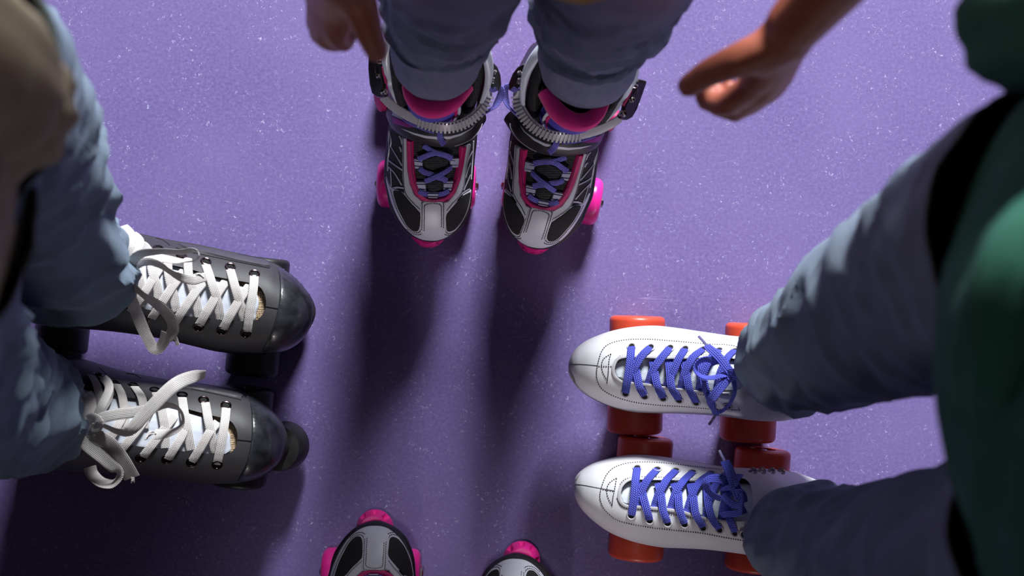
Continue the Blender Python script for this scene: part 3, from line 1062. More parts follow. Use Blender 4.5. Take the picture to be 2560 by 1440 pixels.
def sole_of(st, zb, zt, inset=-0.001, heel=None):
    return fix_normals(loft_boot([(q[0], q[1], q[2], q[3], zb, (zb + zt) / 2, zt, 4.0) for q in st], 4, 40, inset=inset))

def white_skate(label, d):
    c = d['c']
    t = Thing('roller_skate', label, 'roller skate', W(d['mid'][0], d['mid'][1], 0), d['group'])
    st = d['st']
    hull, g = shell_with_throat(st, c(d['throat']), .0028)
    boot = t.part('boot', g, 'white_leather', label='white leather boot')
    t.part('sole', sole_of(st, .088, .098), 'cream_sole')
    t.part('tongue', panel(hull, c(d['tongue']), -.0065, base=-.0100, edge=8, grid=5), 'white_tongue')
    wheels(t, d['wheels'], .033, .0325, .034, 'orange_wheel', .006)
    a, b = W(*d['wheels'][0][0], .07), W(*d['wheels'][1][0], .07)
    ca = (W(*d['wheels'][0][0], .07) + W(*d['wheels'][0][1], .07)) / 2
    cb = (W(*d['wheels'][1][0], .07) + W(*d['wheels'][1][1], .07)) / 2
    ux = (cb - ca).normalized()
    uy = Vector((-ux.y, ux.x, 0))
    t.part('chassis', box((ca + cb) / 2 + Vector((0, 0, .006)), ux * .10, uy * .022, Vector((0, 0, .005))), 'plate')
    t.part('heel_block', box(cb + ux * .025 + Vector((0, 0, .013)), ux * .032, uy * .026, Vector((0, 0, .009))), 'cream_sole')
    # seams, stitches and rim
    sg = [stitches(hull, c(q), 3.0, 3.0, .00050, .0003) for q in d['stitch']]
    t.part('stitching', join(*sg), 'stitch', boot)
    for q in d['seam']:
        P, Nn = hull.path(c(q), 2.0)
        t.part('seam', sweep([p - n * .0004 for p, n in zip(P, Nn)], Nn, .0010, .0016, prof=6)[:2], 'stitch', boot)
    P, Nn = hull.path([(x, y, .0006) for x, y in c(d['rim'])], 2.0)
    t.part('throat_binding', sweep(P, Nn, .0036, .0018)[:2], 'cream_sole', boot)
    P, Nn = hull.path([(x, y, .0002) for x, y in c(d['fold'])], 2.0)
    # scuffed toe
    t.part('toe_scuff', panel(hull, c(d['scuff']), .0002, base=-.0003, edge=3), 'scuffed_leather', boot, label='grey scuffed leather at the toe')
    for q in d['eyes']:
        x, y = c([q])[0]
        e = t.part('eyelet', eyelet(hull, x, y, .0043, .0011, .0006), 'cream_sole', boot)
        t.part('eyelet_hole', disc(hull, x, y, .0036, .0004), 'hole', e)
    for q in d['laces']:
        t.part('lace_row', lace(hull, c(q), .0086, .0016, step=2.5), 'blue_lace')
    bow = None
    for k, (nm, q, w, bank) in enumerate(d['bow']):
        o = t.part('lace_bow' if k == 0 else nm, free_lace(c(q), w, .0017, bank), 'blue_lace', bow)
        if k == 0: bow = o
    for q in d['aglets']:
        t.part('aglet', free_lace(c(q), .0030, .0030)[:2], 'aglet', bow, label='grey plastic lace tip')
    for q in d['hooks']:
        t.part('lace_hook', free_lace(c(q), .0040, .0016)[:2], 'steel', boot)
    return t

def lift(pts, *zs):
    """same path with a lift at each point"""
    n = len(pts)
    m = len(zs)
    return [(p[0], p[1], zs[min(m - 1, int(round(i * (m - 1) / max(1, n - 1))))]) for i, p in enumerate(pts)]

def rows5(x, a, b, zb, zw, zt, pw=2.25):
    """a slice of the boot across photo column x"""
    return (x, a, x, b, zb, zw, zt, pw)

up_st = [rows5(2052, 915, 960, .098, .115, .235), rows5(2040, 890, 985, .098, .115, .262), rows5(2012, 872, 1012, .098, .115, .272), rows5(1970, 860, 1036, .098, .115, .272), rows5(1920, 852, 1046, .097, .114, .268),
         rows5(1872, 845, 1046, .096, .113, .250), rows5(1825, 841, 1041, .095, .112, .226), rows5(1762, 832, 1035, .094, .112, .204), rows5(1687, 821, 1031.5, .093, .112, .186),
         rows5(1632, 816, 1031, .092, .112, .177), rows5(1575, 820, 1027, .092, .112, .170), rows5(1522, 831, 1013, .092, .112, .164), rows5(1475, 849, 991, .092, .112, .157),
         rows5(1447, 867, 971, .093, .112, .147), rows5(1432, 884, 952, .094, .112, .137), rows5(1425, 899, 940, .096, .112, .126), rows5(1422, 912, 930, .100, .112, .117)]
A = dict(group='white leather skates with orange wheels', c=c5, mid=(1720, 930), st=up_st,
    throat=[(546, 660), (553, 612), (580, 566), (640, 540), (800, 533), (1000, 546), (1300, 546), (1550, 540), (1800, 560), (1860, 700), (1800, 850), (1500, 878), (1200, 846), (1000, 820), (860, 796), (700, 780), (620, 765), (565, 725)],
    tongue=[(500, 660), (520, 590), (580, 540), (700, 500), (1000, 500), (1500, 500), (1900, 520), (1960, 700), (1900, 880), (1500, 910), (1200, 880), (900, 830), (650, 800), (540, 750)],
    wheels=[((1594, 790), (1586, 1082)), ((1884, 809), (1868, 1102))],
    stitch=[[(1790, 440), (1700, 412), (1500, 402), (1100, 368), (880, 353), (650, 360), (500, 397), (425, 460), (388, 560), (366, 680), (378, 780), (430, 860), (560, 930), (760, 985), (1000, 1012), (1250, 1026), (1480, 1046), (1800, 1060)],
            [(510, 500), (440, 545), (416, 610), (430, 690), (475, 765)], [(510, 500), (490, 570), (482, 700), (470, 795)],
            [(550, 578), (580, 535), (640, 514), (900, 518), (1100, 520), (1300, 518), (1600, 505)],
            [(520, 640), (525, 700), (560, 745), (620, 785), (700, 800), (860, 818), (1000, 842), (1200, 868), (1450, 912)],
            [(385, 622), (450, 624), (520, 624)]],
    seam=[[(100, 604), (180, 602), (260, 607), (380, 618)]],
    rim=[(1700, 528), (1500, 528), (1300, 534), (1000, 534), (800, 521), (640, 528), (575, 552), (545, 600), (532, 660), (548, 720), (610, 775), (700, 792), (860, 808), (1000, 832), (1200, 858), (1500, 892), (1700, 900)],
    fold=[(400, 640), (460, 650)],
    scuff=[(96, 640), (118, 680), (150, 740), (165, 790), (210, 850), (300, 915), (270, 912), (185, 855), (125, 780), (97, 710)],
    eyes=[(715, 428), (905, 435), (1100, 440), (1250, 450), (1430, 455), (1590, 460), (1750, 465), (655, 890), (845, 920), (1030, 940), (1190, 960), (1360, 985), (1520, 1005), (1680, 1020)],
    laces=[lift([(905, 435), (820, 520), (745, 640), (722, 780)], .001, .003, .0015, -.003), lift([(1100, 440), (1010, 550), (930, 660), (880, 810)], .001, .003, .0015, -.003),
           lift([(1250, 452), (1190, 550), (1130, 680), (1060, 830)], .001, .003, .0015, -.003), lift([(1430, 457), (1330, 540), (1250, 680), (1205, 850)], .001, .003, .0015, -.003),
           lift([(1590, 462), (1500, 560), (1430, 700), (1385, 870)], .001, .003, .0015, -.003), lift([(1750, 467), (1680, 540), (1600, 700), (1560, 870)], .001, .003, .0015, -.003),
           lift([(845, 912), (800, 830), (775, 720), (740, 590)], .001, .0035, .001, -.003), lift([(1030, 932), (980, 820), (950, 700), (925, 560)], .001, .0035, .001, -.003),
           lift([(1190, 952), (1120, 830), (1100, 700), (1085, 560)], .001, .0035, .001, -.003), lift([(1360, 978), (1300, 850), (1270, 720), (1235, 560)], .001, .0035, .001, -.003),
           lift([(1520, 998), (1470, 860), (1430, 720), (1400, 560)], .001, .0035, .001, -.003),
           lift([(715, 430), (708, 540), (685, 700), (655, 885)], .001, .0045, .0045, .001)],
    bow=[('lace_loop', [(1715, 700, .226), (1620, 712, .228), (1540, 735, .225), (1440, 732, .221), (1370, 690, .219), (1350, 630, .219), (1390, 575, .221), (1460, 552, .223), (1530, 565, .224), (1560, 600, .222)], .0082, [60, 55, 60, 65, 62, 58, 50, 40, 30, 10]),
         ('lace_loop', [(1712, 705, .228), (1650, 780, .229), (1570, 880, .226), (1510, 960, .220), (1512, 1010, .214), (1550, 1065, .210), (1600, 1078, .210), (1670, 1030, .212), (1730, 940, .218), (1750, 860, .224), (1735, 760, .227)], .0098, [0, 5, 8, 20, 50, 60, 62, 62, 60, 60, 50]),
         ('lace_tail', [(1718, 700, .230), (1660, 620, .230), (1580, 520, .228), (1490, 440, .224), (1465, 415, .222)], .0090, [10, 5, 0, 10, 30]),
         ('lace_tail', [(1440, 760, .214), (1450, 850, .213), (1485, 930, .212), (1520, 1010, .208), (1548, 1080, .203), (1560, 1105, .200)], .0075, [60, 50, 40, 40, 40, 50]),
         ('lace_knot', [(1690, 690, .231), (1725, 680, .235), (1742, 705, .236), (1722, 730, .232), (1695, 715, .230)], .0085, [0, 10, 20, 10, 0])],
    aglets=[[(1470, 420, .222), (1435, 375, .219), (1388, 325, .214)], [(1560, 1100, .200), (1530, 1150, .197), (1492, 1202, .193)]],
    hooks=[[(1770, 1035, .195), (1790, 1015, .203), (1800, 1045, .200), (1790, 1055, .196)], [(1830, 1040, .198), (1850, 1022, .206), (1865, 1052, .202), (1850, 1062, .198)], [(1880, 1045, .202), (1905, 1030, .209), (1920, 1060, .205), (1905, 1068, .201)], [(1930, 1040, .206), (1950, 1030, .213), (1965, 1060, .208), (1950, 1068, .204)]])
white_skate('white leather skate with orange wheels and blue laces, upper one of the pair', A)

def s6(x, a, b, zb, zw, zt, pw=2.25):
    (X, Y0), (_, Y1) = c6([(x, a), (x, b)])
    return (X, Y0, X, Y1, zb, zw, zt, pw)
lo_st = [s6(2470, 640, 800, .098, .115, .235), s6(2440, 560, 880, .098, .115, .255), s6(2350, 485, 985, .098, .115, .262), s6(2150, 415, 1085, .098, .115, .264), s6(1950, 385, 1118, .097, .114, .262),
         s6(1740, 375, 1112, .096, .113, .245), s6(1500, 360, 1096, .095, .112, .214), s6(1300, 326, 1084, .094, .112, .197), s6(1080, 290, 1079, .093, .112, .184),
         s6(900, 264, 1074, .092, .112, .176), s6(700, 250, 1038, .092, .112, .169), s6(550, 264, 990, .092, .112, .165), s6(430, 289, 933, .092, .112, .160),
         s6(300, 330, 838, .092, .112, .153), s6(200, 391, 738, .093, .112, .143), s6(152, 445, 660, .094, .112, .133), s6(134, 490, 610, .096, .112, .125), s6(128, 520, 575, .1, .112, .118)]
B = dict(group='white leather skates with orange wheels', c=c6, mid=(1750, 1250), st=lo_st,
    throat=[(560, 640), (562, 570), (600, 510), (680, 480), (900, 482), (1100, 484), (1300, 484), (1500, 470), (1700, 470), (1760, 620), (1720, 830), (1560, 850), (1400, 828), (1250, 796), (1100, 750), (900, 725), (700, 710), (620, 702), (580, 680)],
    tongue=[(520, 640), (530, 560), (580, 490), (680, 440), (1000, 440), (1500, 430), (1850, 450), (1880, 640), (1850, 880), (1560, 890), (1250, 830), (1000, 760), (700, 740), (560, 710)],
    wheels=[((1615, 1092), (1588, 1395)), ((1908, 1122), (1880, 1425))],
    stitch=[[(1480, 380), (1300, 360), (1000, 326), (780, 312), (620, 322), (500, 360), (432, 420), (397, 490), (366, 600), (375, 680), (420, 760), (540, 850), (800, 905), (1050, 936), (1300, 962), (1500, 1000), (1700, 1032)],
            [(518, 458), (450, 505), (427, 570), (440, 640), (476, 705)], [(516, 462), (500, 560), (484, 640), (476, 712)],
            [(538, 560), (560, 500), (620, 460), (760, 446), (1000, 455), (1250, 468)],
            [(520, 640), (555, 710), (620, 738), (720, 742), (850, 752), (1000, 784), (1200, 822), (1400, 856), (1600, 880)],
            [(390, 560), (450, 570), (500, 578)]],
    seam=[[(140, 516), (220, 524), (300, 540), (500, 576)]],
    rim=[(1500, 462), (1300, 470), (1100, 470), (900, 468), (700, 464), (610, 484), (556, 540), (542, 600), (545, 660), (600, 712), (700, 722), (900, 738), (1100, 765), (1250, 810), (1400, 842), (1600, 866)],
    fold=[(400, 640), (460, 650)],
    scuff=[(140, 470), (170, 430), (200, 400), (180, 440), (150, 490)],
    eyes=[(705, 365), (890, 375), (1060, 385), (1215, 400), (1385, 410), (1520, 420), (652, 800), (820, 845), (985, 870), (1140, 880), (1310, 910), (1460, 925), (1600, 955), (1680, 975)],
    laces=[lift([(888, 380), (800, 480), (740, 590), (710, 710)], .001, .003, .0015, -.003), lift([(1060, 390), (975, 480), (905, 600), (860, 730)], .001, .003, .0015, -.003),
           lift([(1215, 402), (1120, 500), (1055, 600), (1010, 750)], .001, .003, .0015, -.003), lift([(1385, 412), (1285, 490), (1215, 600), (1155, 780)], .001, .003, .0015, -.003),
           lift([(1520, 422), (1440, 500), (1370, 640), (1330, 820)], .001, .003, .0015, -.003), lift([(1640, 430), (1560, 560), (1500, 700), (1470, 850)], .001, .003, .0015, -.003),
           lift([(820, 838), (795, 740), (760, 620), (728, 500)], .001, .0035, .001, -.003), lift([(985, 862), (945, 750), (925, 620), (895, 500)], .001, .0035, .001, -.003),
           lift([(1140, 872), (1095, 740), (1080, 600), (1040, 500)], .001, .0035, .001, -.003), lift([(1310, 902), (1245, 780), (1220, 640), (1190, 500)], .001, .0035, .001, -.003),
           lift([(1460, 918), (1395, 820), (1355, 680), (1340, 500)], .001, .0035, .001, -.003), lift([(1600, 948), (1565, 850), (1530, 700), (1500, 500)], .001, .0035, .001, -.003),
           lift([(705, 368), (690, 500), (680, 620), (655, 795)], .001, .0045, .0045, .001)],
    bow=[('lace_loop', [(1620, 620, .228), (1560, 520, .230), (1480, 468, .228), (1380, 462, .224), (1325, 500, .221), (1345, 560, .220), (1410, 620, .221), (1470, 645, .223)], .0090, [10, 20, 10, 20, 50, 45, 40, 40]),
         ('lace_loop', [(1490, 590, .226), (1540, 550, .231), (1600, 560, .234), (1660, 610, .236), (1680, 680, .236)], .0090, [0, 20, 10, 0, 0]),
         ('lace_loop', [(1490, 610, .228), (1530, 660, .231), (1590, 700, .233), (1680, 720, .235)], .0085, [20, 30, 30, 20]),
         ('lace_loop', [(1475, 800, .222), (1530, 785, .226), (1610, 780, .230), (1700, 745, .233)], .0085, [30, 30, 20, 20]),
         ('lace_tail', [(1640, 640, .236), (1600, 530, .238), (1560, 420, .237), (1515, 320, .234), (1505, 300, .233)], .0105, [0, 0, 0, 10, 30]),
         ('lace_knot', [(1600, 600, .236), (1640, 590, .240), (1670, 630, .240), (1640, 670, .237)], .0095, [0, 10, 20, 10])],
    aglets=[[(1508, 305, .233), (1480, 255, .229), (1458, 208, .225)]],
    hooks=[[(1735, 400, .20), (1765, 375, .205), (1790, 395, .205), (1780, 415, .20)], [(1820, 395, .20), (1850, 372, .207), (1870, 395, .206), (1860, 415, .20)], [(1910, 395, .20), (1940, 375, .208), (1955, 400, .206), (1945, 415, .20)], [(2000, 395, .203), (2030, 378, .209), (2045, 402, .207), (2035, 418, .203)]])
white_skate('white leather skate with orange wheels and blue laces, lower one of the pair', B)

# ------------------------------------------------------------------ black shell skates with cream laces
c3 = lambda pts: crop(140, 540, 3.7647, pts)
c4 = lambda pts: crop(100, 880, 3.6571, pts)
c8c = lambda pts: crop(520, 600, 4.8, pts)
c8a = lambda pts: crop(280, 560, 9.0, pts)
c8b = lambda pts: crop(280, 700, 7.58, pts)

def black_skate(label, d):
    c = d['c']
    t = Thing('roller_skate', label, 'roller skate', W(d['mid'][0], d['mid'][1], 0), d['group'])
    st = d['st']
    hull, g = shell_with_throat(st, c(d['throat']), .0034)
    boot = t.part('shell', g, 'shell', label='dark grey moulded shell')
    t.part('sole', sole_of(st[:], .084, .096, inset=-.0012), 'black_rubber')
    t.part('mesh_lining', panel(hull, c(d['mesh']), -.0085, base=-.012, edge=6, grid=5), 'tan_mesh', boot, label='tan mesh lining behind the tongue')
    t.part('tongue', panel(hull, c(d['tongue']), -.0050, base=-.0085, edge=5, grid=5, puff=.0), 'old_tongue', label='pale padded tongue')
    t.part('toe_cap', panel(hull, d['cap'], .0016, base=-.0006, edge=3.0, grid=5, puff=.001, smooth=False), 'toe_gloss', boot, label='scratched gloss black toe cap')
    for q in d['ribs']:
        t.part('side_rib', panel(hull, c(q), .0022, edge=2.6, smooth=False), 'shell_rib', boot)
    for q in d['seams']:
        P, Nn = hull.path([(x, y, .0004) for x, y in c(q)], 2.0)
        t.part('seam', sweep(P, Nn, .0009, .0008, prof=6)[:2], 'black_rubber', boot)
    wheels(t, d['wheels'], .033, .031, .034, 'black_wheel', .006, 'plate')
    ca = (W(*d['wheels'][0][0], .07) + W(*d['wheels'][0][1], .07)) / 2
    cb = (W(*d['wheels'][1][0], .07) + W(*d['wheels'][1][1], .07)) / 2
    ux = (ca - cb).normalized()
    uy = Vector((-ux.y, ux.x, 0))
    t.part('chassis', box((ca + cb) / 2 + ux * .01 + Vector((0, 0, .003)), ux * .135, uy * .022, Vector((0, 0, .006))), 'black_metal')
    x, y, r = d['stop']
    cs = W(x, y, .045)
    t.part('toe_stop', lathe([(-.028, r * .8), (-.026, r * .92), (-.020, r), (-.004, r * .99), (.010, r * .97), (.016, r * .90), (.018, r * .5), (.036, r * .4)], cs, Vector((-ux.x * .12, -ux.y * .12, 1)), 48), 'black_stop')
    for q in d['eyes']:
        x, y = c([q])[0]
        e = t.part('eyelet', eyelet(hull, x, y, .0048, .0012, .0008), 'dark_steel', boot)
        t.part('eyelet_hole', disc(hull, x, y, .0044, .0004), 'hole', e)
    for q in d['laces']:
        t.part('lace_row', lace(hull, c(q), .0094, .0013, step=2.5), 'cream_lace')
    bow = None
    for k, (nm, q, w, bank) in enumerate(d['bow']):
        o = t.part('lace_bow' if k == 0 else nm, free_lace(q, w, .0013, bank), 'cream_lace', bow)
        if k == 0: bow = o
    for q in d['tips']:
        t.part('frayed_end', join(*[free_lace([(a + random.uniform(-1, 1), b + random.uniform(-1, 1), z) if i == 0 else (a + random.uniform(-4, 4), b + random.uniform(-4, 4), z + random.uniform(-.002, .002)) for i, (a, b, z) in enumerate(q)], .0011, .0009)[:2] for _ in range(9)]), 'cream_lace', bow)
    return t

random.seed(4)
def s3(x, a, b, zt, zw=.112, zb=.092, pw=2.5):
    (X, Y0), (_, Y1) = c3([(x, a), (x, b)])
    return (X, Y0, X, Y1, zb, zw, zt, pw)
bu_st = [s3(-160, 560, 780, .235), s3(-140, 450, 880, .262), s3(-60, 330, 980, .270), s3(80, 250, 1030, .274), s3(260, 190, 1055, .274), s3(430, 160, 1065, .268),
         s3(560, 150, 1080, .252), s3(700, 160, 1097, .238), s3(900, 200, 1128, .222), s3(1100, 240, 1166, .208), s3(1300, 272, 1216, .197), s3(1500, 312, 1264, .188),
         s3(1700, 357, 1287, .182), s3(1900, 400, 1291, .178), s3(2060, 455, 1283, .176), s3(2150, 515, 1264, .174), s3(2250, 592, 1212, .169), s3(2340, 690, 1124, .159),
         s3(2392, 765, 1035, .148), s3(2412, 815, 985, .137), s3(2421, 855, 945, .125)]
Bu = dict(group='black skates with cream laces', c=c3, mid=(470, 740), st=bu_st,
    throat=[(500, 320), (800, 380), (1000, 440), (1280, 505), (1450, 560), (1700, 606), (1850, 636), (1930, 680), (1972, 770), (1970, 870), (1920, 955), (1850, 985), (1650, 985), (1430, 962), (1200, 940), (1000, 905), (700, 850), (450, 800), (350, 560)],
    mesh=[(1500, 500), (1850, 560), (2020, 680), (2040, 880), (1950, 1040), (1500, 1040), (1300, 960), (1300, 560)],
    tongue=[(300, 300), (600, 280), (1000, 390), (1400, 520), (1700, 620), (1850, 680), (1895, 740), (1905, 820), (1880, 920), (1820, 1020), (1400, 1030), (1000, 980), (600, 900), (300, 820)],
    cap=c8c([(828, 335), (852, 420), (862, 560), (856, 700), (842, 800), (815, 920), (775, 1050), (720, 1180), (640, 1330), (700, 1352), (840, 1345), (960, 1310), (1080, 1240), (1180, 1130), (1235, 1000), (1260, 850), (1250, 740), (1205, 620), (1130, 500), (1040, 415), (940, 355)]),
    ribs=[[(1130, 262), (1300, 288), (1700, 372), (1940, 415), (1995, 440), (2020, 480), (1960, 478), (1700, 425), (1400, 352), (1240, 318)]],
    seams=[[(1130, 300), (1240, 335), (1500, 390), (1800, 452), (2010, 492)], [(940, 210), (1010, 230), (1070, 275)], [(1970, 850), (2110, 875)]],
    wheels=[((660, 644), (628, 938)), ((180, 600), (150, 880))],
    stop=(722, 775, .024),
    eyes=[(1410, 430), (1640, 480), (1868, 545), (965, 305), (1180, 372), (1340, 1045), (1560, 1078), (1785, 1105), (830, 980), (1100, 1010)],
    laces=[lift([(1240, 400), (1250, 560), (1310, 760), (1345, 960)], .001, .002, 0, -.003), lift([(1050, 380), (1060, 560), (1110, 760), (1130, 900)], .001, .002, 0, -.002),
           lift([(900, 330), (900, 500), (960, 700), (950, 860)], .001, .002, 0, -.002), lift([(760, 300), (770, 500), (800, 700), (790, 860)], .001, .002, 0, -.002),
           lift([(1410, 462), (1470, 640), (1520, 800), (1545, 985)], .001, .0035, .0015, -.003), lift([(1640, 508), (1690, 680), (1740, 850), (1775, 1010)], .001, .0035, .001, -.003),
           lift([(1570, 1062), (1650, 920), (1760, 740), (1840, 620)], .001, .0035, .0005, -.004), lift([(1345, 1028), (1440, 870), (1540, 700), (1610, 590)], .001, .0035, .0005, -.004),
           lift([(1120, 1000), (1220, 850), (1340, 680), (1440, 560)], .001, .0035, .0005, -.004), lift([(900, 960), (1020, 780), (1140, 600), (1230, 480)], .001, .003, .0005, -.004),
           lift([(700, 900), (820, 740), (930, 560), (1010, 430)], .001, .003, .0005, -.003),
           lift([(1866, 562), (1860, 700), (1835, 860), (1800, 1085)], .001, .005, .005, .001)],
    bow=[('lace_loop', c8a([(380, 1040, .262), (430, 900, .268), (520, 760, .274), (680, 660, .279), (900, 628, .281), (1200, 615, .280), (1450, 630, .279), (1620, 625, .279), (1760, 590, .279), (1890, 600, .278), (1935, 680, .276), (1920, 770, .272), (1800, 840, .268), (1500, 830, .265), (1200, 780, .264), (900, 740, .264), (700, 790, .264), (520, 920, .262), (420, 1040, .260)]),
             .0100, [10, 15, 25, 35, 45, 55, 58, 60, 62, 75, 85, 85, 60, 45, 40, 35, 30, 20, 10]),
         ('lace_tail', c8a([(400, 1080, .262), (500, 960, .266), (640, 870, .269), (850, 845, .270), (1050, 910, .266), (1250, 1040, .258), (1450, 1150, .250), (1650, 1235, .244), (1850, 1260, .240), (2000, 1220, .238), (2120, 1190, .236)]),
             .0096, [0, 10, 25, 35, 35, 50, 45, 20, 10, 0, 0]),
         ('lace_loop', c8b([(300, 10, .262), (420, 130, .264), (600, 290, .262), (800, 420, .256), (980, 560, .248), (1110, 720, .240), (1160, 880, .233), (1140, 1000, .228), (1050, 1100, .224)]),
             .0120, [40, 50, 50, 30, 10, 5, 0, 0, 0]),
         ('lace_loop', c8b([(1030, 1000, .226), (1000, 1130, .222), (930, 1250, .218), (850, 1310, .216), (770, 1270, .216), (690, 1130, .219), (600, 950, .224), (520, 760, .230), (440, 560, .238), (370, 380, .248), (310, 180, .256), (300, 30, .260)]),
             .0125, [10, 10, 20, 35, 40, 30, 20, 10, 5, 5, 10, 20]),
         ('lace_tail', c8a([(370, 1000, .262), (385, 800, .266), (405, 500, .268), (425, 260, .262), (370, 140, .256), (270, 40, .252)]), .0090, [0, 0, 0, 10, 40, 50]),
         ('lace_tail', c8a([(430, 900, .264), (520, 700, .268), (600, 520, .266), (625, 390, .262), (560, 290, .258), (470, 220, .256)]), .0090, [0, 0, 5, 15, 35, 45]),
         ('lace_tail', c8a([(840, 640, .256), (790, 560, .252), (740, 500, .248), (680, 465, .244)]), .0085, [20, 10, 10, 20]),
         ('lace_tail', c8b([(260, 40, .260), (225, 200, .258), (190, 380, .252), (150, 490, .247), (80, 550, .243), (0, 595, .240)]), .0085, [50, 40, 35, 30, 30, 30]),
         ('lace_tail', c8a([(330, 1040, .262), (300, 850, .264), (290, 650, .262)]), .0085, [10, 10, 10]),
         ('lace_knot', c8a([(310, 1100, .266), (350, 1070, .271), (400, 1090, .272), (430, 1140, .268), (380, 1180, .264), (320, 1150, .262)]), .0095, [0, 20, 20, 0, 0, 0]),
         ('aglet', c8b([(1190, 1060, .226), (1220, 1150, .224), (1250, 1235, .222)]), .0042, [0, 0, 0])],
    tips=[[c8a([(2060, 1200, .238)])[0], c8a([(1950, 1130, .238)])[0], c8a([(1850, 1170, .238)])[0]], [c8b([(230, 200, .25)])[0], c8b([(120, 300, .25)])[0], c8b([(20, 380, .25)])[0]]])
black_skate('black skate with wide cream laces, upper one of the pair on the left', Bu)

